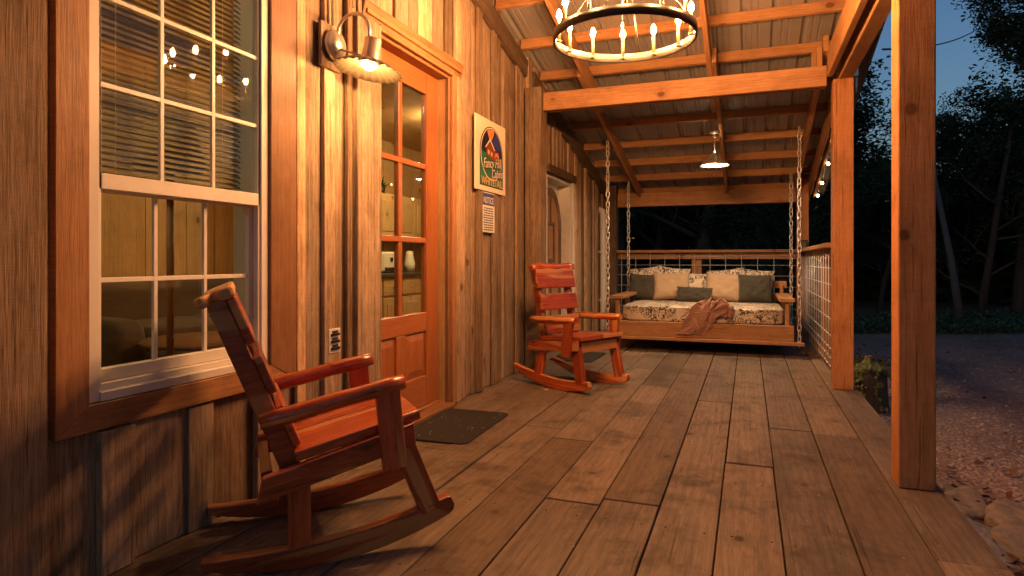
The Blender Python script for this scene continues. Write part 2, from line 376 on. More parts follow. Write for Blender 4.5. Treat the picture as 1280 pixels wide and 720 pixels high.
# draped blanket: settled cloth vertices in millimetres
CLOTH = [30,-138,66,28,-130,79,47,-126,72,77,-156,76,123,-189,72,107,-181,101,130,-170,111,160,-144,103,190,-116,73,218,-106,52,227,-108,41,244,-103,36,284,-114,
22,327,-126,6,347,-140,-13,352,-154,-23,362,-173,-34,366,-185,-62,369,-199,-97,389,-214,-121,395,-217,-145,403,-219,-155,405,-217,-168,408,-211,-181,410,
-240,-187,423,-245,-217,421,-261,-246,439,-269,-260,457,-260,-262,459,-251,-267,451,-256,-282,469,-254,-289,491,-269,-279,521,-280,-270,551,-289,-264,562,
-305,-254,576,-307,-250,594,-304,-246,613,-325,-224,636,-361,-208,608,-399,-209,631,-403,-197,648,-404,-214,698,-404,-224,736,-440,-214,750,-439,-204,756,
-442,-217,806,-433,-239,842,-404,-261,864,-397,-259,875,-389,-282,32,-125,68,31,-142,79,47,-137,84,76,-146,68,108,-188,66,101,-172,97,116,-167,111,148,
-134,107,187,-130,70,211,-119,59,229,-112,55,244,-108,50,283,-124,31,317,-132,5,336,-135,-19,352,-141,-31,362,-158,-40,376,-176,-66,387,-193,-99,381,-208,
-129,383,-219,-146,388,-227,-155,394,-228,-166,399,-228,-180,411,-228,-199,409,-247,-230,430,-251,-246,427,-262,-268,441,-255,-259,451,-247,-259,457,-244,
-276,474,-260,-274,503,-254,-281,535,-267,-274,563,-279,-264,565,-293,-250,569,-306,-242,584,-314,-237,622,-310,-223,619,-357,-212,601,-394,-204,620,-405,
-200,650,-409,-199,689,-421,-219,728,-450,-208,749,-449,-202,765,-451,-207,794,-424,-247,849,-408,-246,855,-389,-264,881,-384,-274,42,-115,58,41,-138,63,
44,-148,74,67,-149,61,115,-179,57,100,-161,91,121,-169,93,145,-156,89,179,-120,62,207,-135,53,225,-130,52,243,-132,50,279,-140,29,321,-147,8,337,-149,-15,
340,-146,-36,357,-145,-52,374,-162,-71,390,-176,-107,395,-198,-133,390,-207,-150,382,-214,-162,381,-222,-172,383,-232,-181,393,-237,-206,421,-233,-229,
430,-238,-257,426,-245,-281,439,-244,-272,444,-235,-264,460,-239,-260,477,-245,-275,503,-262,-266,535,-260,-260,563,-268,-253,575,-282,-249,581,-297,-244,
591,-304,-227,618,-314,-207,620,-361,-196,599,-389,-191,625,-390,-201,649,-393,-204,692,-419,-203,732,-448,-192,753,-444,-193,769,-445,-194,806,-422,-227,
841,-396,-243,863,-389,-248,878,-370,-274,22,-112,63,31,-135,53,40,-153,59,57,-162,66,107,-170,45,112,-153,88,123,-155,97,142,-149,76,168,-104,75,204,-119,
48,215,-130,42,234,-136,34,267,-138,17,307,-153,0,339,-164,-10,344,-157,-32,340,-148,-54,366,-153,-79,375,-183,-102,391,-183,-138,392,-195,-155,393,-204,
-165,393,-213,-175,383,-220,-187,400,-222,-209,407,-231,-241,427,-226,-262,431,-232,-286,445,-240,-286,453,-234,-277,459,-226,-263,477,-245,-258,494,-261,
-251,523,-279,-256,551,-279,-251,567,-282,-241,581,-284,-239,598,-289,-231,607,-325,-206,636,-356,-193,616,-380,-189,631,-384,-192,653,-379,-209,695,-408,
-209,729,-429,-203,746,-428,-201,763,-427,-215,793,-408,-246,838,-387,-262,857,-376,-258,886,-375,-263,20,-105,53,15,-143,64,25,-158,66,49,-170,60,93,-160,
37,99,-144,87,114,-148,108,140,-141,89,163,-104,63,203,-100,46,217,-117,43,238,-121,38,268,-124,21,308,-137,-4,329,-160,-21,347,-171,-27,351,-160,-49,354,
-160,-84,374,-169,-117,382,-195,-140,379,-192,-159,386,-192,-169,391,-200,-180,394,-210,-191,388,-220,-218,419,-220,-234,440,-224,-251,438,-223,-273,443,
-226,-289,456,-231,-290,465,-230,-276,482,-236,-268,504,-249,-260,518,-277,-242,544,-294,-248,561,-297,-239,577,-297,-231,590,-286,-221,621,-305,-196,627,
-355,-184,618,-388,-175,631,-395,-185,655,-386,-196,707,-397,-213,731,-430,-188,752,-431,-188,769,-426,-199,807,-407,-226,834,-376,-259,859,-379,-240,883,
-363,-259,39,-99,49,19,-138,46,29,-153,50,40,-171,50,79,-151,40,119,-147,75,108,-135,106,126,-136,100,147,-128,62,198,-114,38,217,-109,34,236,-120,26,261,
-110,16,308,-116,-3,325,-140,-31,335,-163,-34,350,-176,-48,362,-172,-70,367,-190,-109,372,-205,-139,373,-207,-161,380,-203,-172,379,-195,-182,393,-193,
-193,405,-210,-211,405,-220,-247,432,-215,-255,447,-221,-265,447,-218,-278,459,-220,-284,472,-229,-288,491,-227,-276,513,-241,-264,528,-267,-249,542,-286,
-238,557,-290,-231,567,-303,-228,581,-310,-220,598,-327,-197,608,-359,-187,600,-397,-176,624,-410,-184,653,-398,-189,700,-403,-199,725,-442,-181,752,-436,
-176,775,-427,-184,794,-396,-237,837,-379,-241,855,-368,-242,887,-357,-247,28,-89,38,30,-133,36,20,-154,42,33,-167,39,60,-147,46,111,-138,65,109,-132,91,
124,-125,93,137,-141,57,190,-132,44,214,-125,30,225,-109,25,249,-126,15,291,-118,-6,313,-144,-35,328,-164,-41,338,-163,-53,350,-174,-74,362,-175,-114,372,
-192,-146,362,-212,-162,369,-212,-175,376,-209,-186,382,-203,-197,393,-204,-217,414,-207,-242,422,-215,-272,441,-208,-266,453,-212,-266,461,-216,-270,472,
-218,-281,486,-225,-262,509,-234,-252,535,-253,-247,552,-272,-239,566,-277,-230,570,-292,-225,586,-295,-208,615,-304,-185,614,-357,-175,598,-395,-164,625,
-407,-171,654,-397,-174,694,-415,-188,731,-436,-172,755,-422,-172,769,-414,-186,810,-397,-220,835,-367,-246,855,-361,-257,883,-349,-261,36,-77,31,24,-123,
25,10,-147,33,34,-151,37,49,-138,48,94,-138,69,98,-123,107,133,-125,110,133,-128,61,179,-128,35,212,-133,19,225,-121,19,241,-112,19,278,-133,-1,314,-153,
-20,331,-176,-25,335,-176,-51,336,-161,-77,354,-185,-101,361,-199,-139,360,-199,-166,357,-210,-178,362,-212,-190,373,-214,-201,381,-208,-226,401,-207,-253,
423,-203,-274,441,-206,-283,455,-207,-283,466,-210,-284,469,-211,-267,474,-227,-255,496,-243,-250,520,-257,-241,550,-266,-227,562,-275,-219,573,-283,-218,
571,-306,-213,601,-318,-186,629,-353,-173,613,-385,-165,634,-403,-159,651,-383,-178,695,-398,-186,730,-422,-167,745,-420,-186,760,-415,-207,805,-385,-222,
843,-371,-230,857,-355,-246,880,-340,-262,31,-79,14,42,-121,31,13,-154,13,25,-162,27,48,-140,28,81,-125,60,101,-113,97,129,-113,109,141,-120,87,167,-112,
41,210,-115,21,224,-114,10,237,-120,4,272,-119,-9,299,-160,-17,321,-170,-35,341,-188,-48,328,-171,-74,346,-170,-110,362,-183,-147,367,-188,-170,355,-196,
-181,355,-205,-193,369,-200,-199,381,-196,-216,403,-196,-243,423,-192,-267,443,-194,-281,456,-196,-284,470,-198,-284,479,-208,-277,479,-216,-252,491,-239,
-239,513,-261,-233,539,-275,-228,553,-279,-216,563,-285,-214,576,-292,-201,601,-306,-175,631,-345,-161,624,-375,-162,631,-386,-173,646,-367,-191,697,-386,
-198,729,-414,-185,747,-412,-183,763,-405,-199,796,-380,-237,838,-357,-233,863,-357,-229,889,-341,-248,26,-79,0,55,-113,23,33,-147,17,36,-167,20,48,-157,
30,84,-133,42,113,-120,84,120,-102,100,144,-104,87,162,-96,37,207,-97,28,224,-101,17,242,-98,12,277,-100,-11,299,-148,-26,316,-182,-30,327,-191,-46,342,
-185,-69,344,-183,-108,354,-172,-146,373,-175,-175,368,-192,-185,354,-193,-194,359,-203,-209,385,-182,-209,411,-197,-227,427,-201,-253,443,-195,-268,458,
-189,-275,471,-190,-276,481,-196,-272,491,-214,-264,501,-230,-242,522,-248,-233,528,-280,-223,546,-291,-222,555,-297,-220,566,-301,-204,588,-317,-181,615,
-352,-162,620,-377,-151,632,-387,-162,641,-363,-176,695,-381,-186,732,-401,-181,749,-401,-182,755,-395,-203,800,-371,-225,837,-349,-252,859,-342,-239,888,
-328,-241,12,-83,-6,38,-116,16,42,-151,7,51,-165,18,55,-174,33,83,-128,24,102,-113,68,115,-96,87,131,-115,85,153,-109,35,201,-107,16,219,-100,8,238,-92,
2,264,-97,-19,298,-135,-37,315,-169,-46,324,-180,-56,337,-197,-64,350,-200,-96,352,-193,-136,358,-173,-172,368,-180,-187,366,-188,-200,354,-191,-208,372,
-191,-225,407,-184,-234,432,-193,-243,451,-197,-257,456,-200,-272,469,-201,-269,476,-193,-260,489,-205,-254,511,-218,-244,535,-241,-236,536,-269,-216,538,
-292,-219,548,-302,-219,559,-313,-214,584,-326,-192,601,-360,-167,608,-398,-149,628,-389,-148,645,-368,-165,689,-395,-172,737,-411,-165,755,-409,-166,767,
-395,-189,801,-364,-217,838,-339,-239,853,-334,-250,885,-324,-257,22,-83,-15,38,-121,3,24,-161,1,41,-175,9,58,-181,19,85,-147,28,116,-123,68,113,-96,73,
128,-116,70,151,-122,37,199,-122,12,216,-114,1,234,-106,0,257,-111,-14,286,-145,-30,305,-180,-36,315,-182,-62,326,-184,-74,336,-197,-96,342,-205,-140,353,
-187,-171,354,-177,-190,365,-178,-200,364,-180,-212,369,-181,-234,395,-184,-248,430,-184,-258,450,-185,-261,461,-197,-262,461,-206,-257,473,-204,-253,488,
-204,-240,503,-220,-229,529,-239,-219,551,-264,-212,535,-289,-207,540,-302,-211,554,-306,-202,573,-323,-179,600,-355,-157,607,-393,-137,635,-403,-146,643,
-370,-152,691,-381,-170,735,-397,-163,754,-394,-166,771,-399,-170,811,-370,-206,850,-343,-226,848,-326,-238,873,-314,-259,28,-94,-24,58,-114,13,33,-157,
-10,45,-163,-1,60,-164,9,88,-162,20,120,-135,56,116,-96,60,136,-105,68,142,-125,25,187,-119,3,209,-100,1,227,-103,-8,248,-113,-21,280,-138,-41,302,-170,
-49,316,-196,-53,322,-197,-72,328,-182,-96,340,-187,-138,341,-199,-171,345,-186,-196,351,-179,-210,361,-169,-212,378,-178,-223,394,-172,-247,427,-170,-258,
455,-173,-262,470,-187,-258,461,-196,-251,456,-206,-246,475,-212,-236,490,-229,-232,517,-247,-221,540,-263,-200,544,-283,-198,543,-297,-199,561,-287,-198,
581,-306,-176,612,-339,-153,619,-379,-140,629,-400,-133,647,-382,-142,689,-365,-167,732,-386,-181,748,-388,-183,767,-383,-179,808,-353,-203,852,-336,-215,
865,-330,-231,875,-304,-248,15,-104,-23,53,-120,-4,43,-168,-17,45,-179,-4,63,-180,3,81,-147,9,123,-135,43,126,-107,55,145,-91,63,141,-112,23,192,-98,14,
213,-84,10,235,-86,-12,236,-121,-16,272,-152,-30,296,-189,-43,317,-210,-43,332,-211,-67,324,-196,-93,336,-175,-127,344,-183,-165,334,-184,-191,341,-174,
-204,347,-169,-218,368,-168,-231,399,-174,-234,426,-173,-244,452,-172,-248,473,-182,-249,474,-198,-246,461,-201,-239,463,-218,-235,490,-222,-219,503,-257,
-224,527,-273,-204,537,-282,-188,546,-293,-186,557,-299,-187,571,-304,-167,595,-342,-149,620,-370,-129,636,-387,-126,637,-361,-139,690,-379,-154,740,-383,
-164,745,-375,-177,764,-368,-175,795,-351,-217,842,-328,-223,861,-319,-221,883,-305,-237,18,-121,-24,65,-134,-8,49,-174,-30,56,-176,-15,63,-161,-7,93,-160,
6,112,-121,44,129,-99,43,148,-83,48,136,-103,13,183,-88,12,206,-85,-4,221,-98,-18,236,-115,-33,271,-146,-47,299,-179,-58,306,-214,-50,321,-220,-74,317,
-207,-97,329,-195,-125,332,-190,-168,337,-173,-186,354,-167,-193,358,-165,-206,377,-165,-217,398,-159,-235,425,-179,-229,446,-184,-248,461,-181,-239,475,
-185,-237,476,-198,-230,458,-213,-224,476,-233,-225,510,-243,-211,513,-280,-206,528,-291,-196,534,-301,-190,545,-310,-189,556,-311,-168,583,-349,-150,607,
-380,-127,626,-382,-116,641,-364,-124,689,-377,-139,740,-374,-152,742,-363,-170,758,-354,-175,790,-339,-216,838,-315,-215,849,-310,-232,876,-294,-233,23,
-113,-37,61,-141,-25,61,-183,-36,70,-183,-19,76,-168,-13,94,-147,0,120,-116,31,121,-87,48,136,-73,43,131,-90,8,179,-101,1,206,-106,-10,212,-106,-25,226,
-124,-41,261,-157,-42,287,-187,-54,307,-199,-63,317,-206,-75,311,-185,-95,317,-192,-134,333,-176,-166,325,-168,-197,344,-159,-201,357,-153,-202,375,-154,
-211,402,-170,-219,429,-164,-235,442,-189,-237,458,-193,-235,461,-183,-227,472,-184,-221,479,-208,-223,473,-232,-212,496,-256,-212,521,-274,-193,517,-295,
-190,522,-309,-190,533,-317,-188,551,-325,-177,578,-342,-139,598,-378,-117,619,-367,-111,642,-375,-110,690,-371,-126,728,-359,-156,742,-350,-161,741,-347,
-181,781,-327,-211,831,-304,-216,850,-296,-222,868,-284,-243,28,-121,-52,66,-151,-42,67,-180,-48,81,-184,-33,89,-173,-22,113,-150,-5,105,-106,30,111,-83,
42,123,-65,41,139,-78,5,184,-84,-2,197,-100,-19,206,-119,-19,221,-136,-32,260,-163,-25,287,-201,-44,296,-207,-62,307,-214,-84,302,-193,-101,322,-177,-126,
322,-171,-169,330,-158,-190,336,-150,-212,350,-156,-216,369,-154,-227,399,-157,-223,427,-168,-218,446,-176,-234,446,-193,-230,456,-195,-222,459,-186,-214,
469,-207,-213,483,-223,-203,505,-246,-197,514,-276,-181,529,-290,-179,529,-303,-176,523,-315,-177,538,-326,-167,564,-352,-133,600,-364,-107,618,-373,-94,
639,-364,-101,687,-359,-116,727,-344,-150,726,-341,-168,743,-331,-173,777,-312,-206,825,-300,-232,841,-285,-225,859,-272,-244,37,-130,-67,77,-154,-56,75,
-174,-58,87,-181,-47,101,-177,-37,100,-134,-6,108,-93,20,96,-73,40,113,-63,31,144,-67,-1,174,-91,-11,186,-110,-18,196,-120,-32,216,-142,-17,251,-174,-36,
274,-202,-54,286,-219,-70,293,-217,-86,291,-198,-108,309,-177,-135,335,-161,-161,347,-160,-185,342,-144,-200,351,-142,-211,369,-142,-223,401,-141,-229,
433,-153,-226,449,-170,-224,445,-190,-217,443,-203,-219,455,-203,-212,470,-206,-199,467,-230,-199,491,-256,-197,502,-290,-190,514,-288,-174,527,-291,-165,
525,-306,-163,542,-313,-160,569,-337,-128,596,-359,-95,621,-355,-95,641,-356,-86,675,-346,-124,714,-332,-155,735,-328,-156,734,-315,-172,781,-303,-190,
815,-289,-232,833,-282,-240,850,-261,-248,51,-138,-81,85,-168,-69,93,-169,-54,85,-158,-43,85,-161,-30,97,-114,-11,90,-91,30,104,-75,21,104,-57,17,136,-73,
-12,172,-103,-22,177,-121,-13,183,-128,-30,210,-145,-32,239,-183,-43,275,-187,-61,287,-203,-71,298,-197,-83,287,-177,-97,301,-166,-137,316,-156,-174,337,
-149,-181,355,-148,-189,362,-144,-199,371,-132,-214,398,-146,-215,433,-156,-212,460,-167,-217,439,-179,-214,437,-192,-210,438,-203,-206,454,-214,-202,471,
-224,-184,489,-255,-184,492,-292,-181,509,-304,-170,513,-293,-159,526,-295,-151,536,-313,-145,578,-323,-124,603,-344,-93,622,-350,-77,640,-341,-83,662,
-336,-128,711,-320,-141,721,-315,-155,735,-300,-155,771,-291,-193,812,-273,-228,822,-275,-248,841,-258,-260,66,-143,-93,89,-152,-65,105,-161,-56,104,-152,
-40,79,-145,-32,80,-111,7,76,-74,31,90,-66,20,105,-63,-1,137,-95,-10,168,-115,-33,165,-132,-18,178,-146,-22,207,-148,-46,245,-169,-52,273,-183,-77,291,
-188,-71,309,-187,-76,303,-167,-98,319,-159,-138,326,-142,-170,330,-135,-192,344,-135,-195,358,-131,-200,376,-129,-202,407,-135,-212,424,-169,-201,459,
-163,-204,454,-181,-207,447,-184,-196,437,-194,-193,438,-216,-202,458,-234,-189,481,-256,-173,483,-291,-167,496,-308,-164,505,-310,-154,520,-310,-144,537,
-300,-134,569,-327,-110,609,-328,-86,620,-336,-67,630,-327,-85,659,-320,-126,708,-302,-145,708,-306,-165,721,-297,-174,764,-276,-195,798,-278,-240,814,
-262,-248,829,-253,-267,86,-142,-97,104,-155,-77,113,-146,-63,111,-140,-50,80,-115,-29,64,-98,12,76,-74,13,80,-54,9,99,-80,-2,140,-94,-27,153,-126,-28,
170,-131,-37,170,-150,-38,204,-156,-61,251,-157,-61,279,-172,-67,290,-176,-80,311,-174,-72,322,-167,-101,337,-156,-139,342,-142,-169,339,-128,-185,350,
-136,-184,361,-138,-186,379,-133,-190,395,-150,-202,434,-150,-198,449,-170,-196,466,-189,-198,459,-202,-195,449,-206,-192,431,-216,-188,450,-236,-177,473,
-256,-160,476,-292,-152,491,-304,-149,501,-294,-149,509,-305,-133,527,-315,-124,568,-317,-98,606,-314,-78,620,-319,-63,640,-318,-75,654,-305,-124,696,-294,
-155,714,-289,-157,709,-282,-174,753,-269,-206,798,-262,-232,799,-256,-256,817,-246,-274,108,-142,-94,95,-137,-78,95,-136,-60,87,-145,-51,56,-120,-29,65,
-84,-3,64,-64,16,75,-71,-2,103,-69,-19,128,-109,-30,147,-133,-41,164,-129,-56,182,-133,-47,214,-138,-68,259,-147,-73,285,-155,-68,293,-159,-85,311,-153,
-73,322,-145,-110,353,-148,-140,335,-125,-158,339,-121,-174,353,-129,-172,364,-141,-172,377,-146,-184,408,-136,-199,425,-161,-189,447,-170,-185,462,-185,
-185,460,-199,-178,444,-200,-180,430,-214,-172,442,-239,-164,466,-258,-146,473,-291,-137,490,-300,-132,492,-285,-139,511,-284,-141,532,-296,-117,567,-305,
-84,601,-314,-60,617,-303,-71,639,-301,-74,650,-289,-124,692,-277,-154,712,-274,-151,725,-278,-164,754,-253,-202,801,-246,-230,812,-245,-249,811,-231,-273,
115,-134,-76,109,-133,-65,101,-121,-53,73,-133,-59,43,-105,-32,49,-82,7,60,-68,-3,74,-54,-3,99,-80,-30,125,-118,-44,151,-117,-56,164,-115,-46,191,-118,
-45,230,-132,-54,269,-138,-59,292,-139,-67,287,-145,-85,314,-136,-80,342,-139,-108,367,-133,-141,355,-132,-158,352,-116,-166,357,-115,-180,369,-128,-178,
386,-143,-172,419,-128,-188,428,-158,-173,434,-178,-179,456,-176,-173,458,-188,-167,437,-199,-164,447,-217,-165,439,-239,-146,456,-266,-134,483,-278,-131,
488,-292,-117,503,-286,-123,512,-272,-128,546,-284,-118,583,-297,-92,602,-298,-56,621,-302,-52,629,-286,-75,660,-277,-118,692,-260,-156,702,-267,-168,719,
-262,-173,758,-236,-197,788,-240,-241,810,-231,-243,813,-217,-266,116,-122,-65,104,-123,-74,96,-110,-64,59,-116,-62,44,-83,-26,39,-68,10,55,-53,7,68,-58,
-20,91,-92,-47,135,-97,-44,150,-101,-56,172,-102,-58,197,-111,-59,239,-121,-66,276,-120,-58,292,-125,-68,282,-129,-84,307,-134,-99,334,-128,-128,358,-115,
-150,371,-126,-159,370,-115,-173,362,-105,-183,373,-119,-189,394,-132,-165,431,-130,-177,444,-156,-171,432,-175,-166,445,-176,-161,459,-177,-156,454,-200,
-157,437,-213,-153,455,-231,-137,472,-253,-130,492,-267,-122,483,-280,-108,499,-280,-111,517,-282,-110,551,-269,-109,584,-283,-82,611,-287,-65,621,-287,
-47,643,-282,-66,662,-262,-112,703,-266,-142,712,-256,-157,701,-250,-169,742,-244,-207,779,-230,-245,800,-221,-241,809,-205,-260,124,-119,-80,115,-128,
-91,88,-124,-82,62,-99,-63,58,-76,-19,32,-62,-5,49,-54,-6,59,-63,-37,103,-75,-46,146,-81,-48,156,-97,-38,174,-96,-44,205,-106,-41,242,-106,-66,274,-107,
-62,291,-110,-68,294,-112,-87,324,-120,-94,336,-109,-133,348,-102,-164,363,-108,-162,377,-108,-161,377,-100,-173,384,-107,-185,406,-119,-159,444,-131,-161,
434,-158,-156,438,-174,-153,437,-189,-149,450,-191,-145,461,-207,-145,434,-214,-135,441,-243,-125,462,-266,-118,485,-256,-113,486,-268,-97,501,-277,-94,
515,-261,-111,551,-266,-91,592,-268,-80,600,-281,-50,617,-272,-61,641,-266,-63,669,-248,-107,702,-252,-134,717,-242,-146,717,-240,-166,729,-238,-213,769,
-219,-246,792,-211,-237,801,-196,-254,111,-106,-75,99,-111,-86,82,-118,-97,74,-84,-65,42,-69,-31,24,-53,-17,42,-42,-9,61,-51,-34,115,-64,-33,150,-75,-29,
165,-83,-28,182,-88,-30,213,-97,-33,251,-98,-49,272,-90,-74,286,-98,-79,305,-104,-75,332,-106,-97,353,-107,-133,349,-91,-156,360,-92,-166,371,-99,-155,
386,-91,-164,396,-96,-180,418,-114,-156,432,-142,-150,454,-160,-154,442,-168,-141,438,-180,-137,435,-196,-133,461,-197,-133,453,-218,-130,460,-241,-116,
461,-268,-101,477,-249,-102,495,-253,-100,502,-263,-84,524,-254,-95,563,-251,-97,593,-255,-72,595,-269,-43,623,-259,-42,633,-254,-72,653,-247,-122,692,
-246,-148,705,-232,-147,714,-225,-164,721,-226,-209,759,-208,-246,786,-201,-230,803,-195,-238,124,-107,-86,113,-112,-96,87,-102,-103,65,-73,-73,40,-52,
-41,29,-36,-26,34,-26,-3,72,-44,-16,121,-60,-17,158,-65,-15,175,-68,-19,186,-80,-17,223,-90,-25,255,-86,-43,277,-85,-55,289,-88,-69,309,-89,-77,326,-94,
-109,363,-94,-130,353,-84,-146,361,-80,-159,366,-89,-152,379,-104,-144,407,-91,-165,441,-114,-158,441,-141,-139,451,-159,-142,458,-170,-136,457,-183,-137,
448,-189,-124,459,-202,-116,446,-221,-114,445,-248,-102,461,-262,-86,481,-259,-87,489,-244,-90,506,-245,-91,532,-245,-81,567,-236,-91,585,-244,-60,595,
-254,-42,608,-258,-57,619,-249,-82,660,-235,-114,689,-231,-138,690,-233,-160,701,-233,-172,711,-215,-200,753,-199,-236,788,-191,-250,793,-187,-237,132,
-120,-95,128,-102,-95,99,-94,-89,76,-59,-72,53,-38,-42,43,-24,-28,42,-13,-9,75,-40,-2,124,-55,-2,159,-56,-2,176,-61,-3,191,-68,-3,223,-73,-7,257,-73,-36,
278,-71,-52,292,-75,-62,303,-74,-83,334,-86,-102,355,-74,-135,369,-75,-143,366,-68,-157,375,-78,-156,382,-90,-141,409,-103,-148,446,-115,-138,460,-144,
-138,443,-156,-130,442,-168,-129,457,-175,-122,462,-187,-109,439,-199,-114,450,-218,-97,461,-238,-96,464,-250,-75,483,-254,-71,497,-247,-75,506,-230,-84,
536,-229,-83,572,-224,-81,599,-239,-68,600,-238,-41,615,-243,-58,621,-234,-85,668,-222,-105,676,-224,-144,687,-221,-159,693,-216,-174,707,-203,-192,762,
-208,-219,771,-177,-244,789,-177,-247,132,-119,-112,117,-111,-111,110,-83,-94,89,-58,-64,66,-38,-34,58,-17,-28,59,-9,-8,82,-38,14,131,-53,13,165,-57,14,
180,-53,8,193,-50,2,223,-61,-4,257,-59,-32,281,-58,-43,298,-67,-51,313,-75,-68,328,-72,-106,359,-63,-130,367,-60,-142,380,-62,-147,385,-63,-160,389,-85,
-148,409,-111,-133,439,-131,-130,462,-146,-123,456,-159,-121,442,-166,-116,442,-183,-117,450,-186,-97,431,-207,-103,433,-234,-100,454,-231,-83,473,-236,
-81,477,-241,-64,492,-239,-62,513,-232,-68,538,-218,-72,572,-232,-64,606,-225,-66,614,-230,-44,628,-240,-54,624,-221,-80,663,-212,-108,683,-213,-138,699,
-215,-148,702,-214,-164,703,-194,-183,745,-194,-219,779,-187,-232,793,-176,-235,140,-108,-103,131,-100,-112,124,-76,-96,103,-65,-57,79,-40,-38,67,-28,-19,
72,-6,-13,91,-32,7,139,-50,30,171,-53,30,188,-55,22,201,-59,15,224,-50,2,253,-45,-37,277,-47,-58,293,-56,-60,312,-60,-72,344,-74,-96,368,-83,-126,376,-66,
-135,386,-56,-138,395,-55,-154,401,-83,-154,418,-105,-124,425,-139,-127,445,-147,-118,456,-157,-108,455,-169,-105,432,-175,-112,438,-186,-87,444,-210,-88,
434,-238,-82,453,-244,-70,466,-227,-71,480,-228,-74,490,-223,-59,513,-224,-55,543,-224,-57,577,-214,-70,596,-227,-52,619,-219,-52,633,-228,-51,624,-207,
-79,653,-204,-117,674,-209,-154,689,-206,-157,703,-203,-158,716,-207,-174,758,-205,-206,774,-173,-232,787,-165,-240,153,-107,-111,146,-94,-109,139,-79,
-87,117,-67,-52,93,-42,-29,75,-23,-33,84,-19,-14,95,-20,15,138,-40,38,169,-42,17,187,-40,15,203,-42,14,222,-39,8,260,-48,-21,281,-36,-49,297,-42,-53,307,
-43,-73,330,-59,-98,366,-68,-118,382,-78,-134,392,-70,-139,403,-58,-143,416,-85,-160,433,-108,-130,429,-133,-114,435,-155,-112,444,-159,-101,448,-172,-95,
422,-165,-106,428,-190,-101,435,-209,-77,432,-236,-65,453,-235,-56,470,-229,-56,476,-218,-66,491,-211,-72,514,-212,-68,543,-209,-59,574,-220,-53,602,-213,
-53,619,-213,-40,637,-217,-45,641,-216,-74,658,-192,-114,672,-192,-150,685,-191,-156,698,-188,-162,723,-204,-163,759,-193,-197,790,-181,-219,798,-165,-233,
159,-105,-96,161,-91,-105,153,-80,-86,135,-66,-51,104,-40,-42,82,-25,-46,91,-11,-21,104,-19,5,134,-23,41,173,-39,40,183,-33,27,199,-29,20,218,-26,10,248,
-31,-26,285,-47,-32,299,-53,-39,312,-50,-57,334,-52,-88,366,-60,-108,385,-80,-121,396,-81,-134,407,-76,-141,428,-77,-157,429,-96,-117,438,-130,-109,428,
-148,-103,430,-158,-93,445,-164,-85,422,-173,-93,409,-203,-100,420,-225,-79,441,-223,-58,456,-220,-66,463,-219,-51,479,-217,-50,487,-205,-59,511,-197,-63,
545,-193,-58,574,-204,-60,600,-199,-56,615,-202,-48,634,-204,-44,632,-198,-73,667,-203,-98,680,-199,-135,691,-200,-144,706,-192,-148,713,-187,-171,749,
-188,-207,781,-168,-220,800,-158,-223,173,-106,-94,164,-95,-89,167,-72,-89,146,-58,-63,111,-42,-57,97,-22,-49,91,-26,-26,98,-37,-3,136,-30,25,175,-18,48,
188,-30,43,200,-30,35,220,-31,27,253,-31,-11,288,-28,-41,301,-45,-30,310,-36,-47,328,-35,-74,354,-46,-114,380,-62,-121,397,-73,-123,412,-82,-128,434,-76,
-146,447,-102,-123,454,-135,-115,442,-146,-98,429,-144,-94,437,-157,-77,421,-176,-78,420,-203,-82,415,-223,-64,438,-209,-57,454,-208,-62,468,-209,-63,473,
-207,-46,489,-210,-42,512,-208,-51,544,-208,-43,577,-211,-43,600,-203,-41,612,-190,-45,627,-194,-56,650,-207,-66,662,-186,-102,692,-209,-124,700,-201,-135,
712,-205,-144,724,-190,-161,739,-176,-208,771,-157,-232,791,-150,-235,188,-99,-97,176,-96,-82,168,-81,-75,163,-51,-59,126,-40,-47,113,-14,-45,103,-28,-33,
105,-45,-19,136,-41,15,176,-23,31,192,-17,47,204,-22,47,215,-18,25,254,-23,2,287,-36,-22,309,-40,-19,315,-43,-35,332,-41,-58,360,-41,-94,382,-47,-125,395,
-60,-128,412,-67,-132,441,-67,-134,436,-94,-105,453,-128,-104,451,-147,-87,439,-137,-93,423,-151,-83,405,-170,-87,404,-200,-83,419,-209,-52,442,-216,-38,
454,-206,-49,460,-197,-60,475,-197,-59,482,-197,-40,513,-195,-47,543,-198,-36,577,-199,-34,602,-200,-26,618,-198,-31,629,-188,-45,643,-189,-70,679,-198,
-92,686,-194,-123,702,-189,-132,716,-198,-132,735,-197,-155,753,-179,-201,777,-155,-220,790,-141,-232,199,-101,-91,187,-89,-79,176,-87,-67,167,-66,-54,
132,-54,-38,121,-18,-34,101,-19,-26,113,-37,-8,146,-44,1,185,-27,13,196,-16,31,208,-10,44,222,-15,42,240,-17,-9,287,-22,-28,314,-28,-30,325,-40,-26,319,
-54,-48,348,-55,-81,382,-52,-105,398,-48,-125,411,-52,-132,434,-62,-124,456,-97,-114,463,-130,-94,449,-140,-74,432,-139,-78,417,-137,-91,410,-163,-71,395,
-191,-74,433,-192,-65,441,-202,-35,459,-202,-36,457,-189,-52,470,-185,-59,489,-186,-56,509,-188,-35,545,-184,-47,584,-192,-50,602,-185,-25,621,-188,-26,
638,-193,-32,651,-196,-55,669,-183,-90,676,-181,-125,691,-183,-142,712,-182,-148,739,-185,-154,766,-182,-189,793,-162,-211,801,-145,-222,210,-97,-87,199,
-97,-72,188,-95,-60,175,-80,-49,148,-59,-31,124,-33,-27,107,-18,-17,109,-28,-4,141,-33,4,176,-18,11,192,-4,27,207,-1,32,221,-1,29,235,-4,-4,287,-10,-22,
320,-17,-30,335,-32,-26,331,-51,-36,333,-71,-70,372,-68,-97,392,-63,-111,409,-59,-118,427,-74,-115,460,-86,-109,467,-120,-86,446,-127,-69,436,-143,-67,
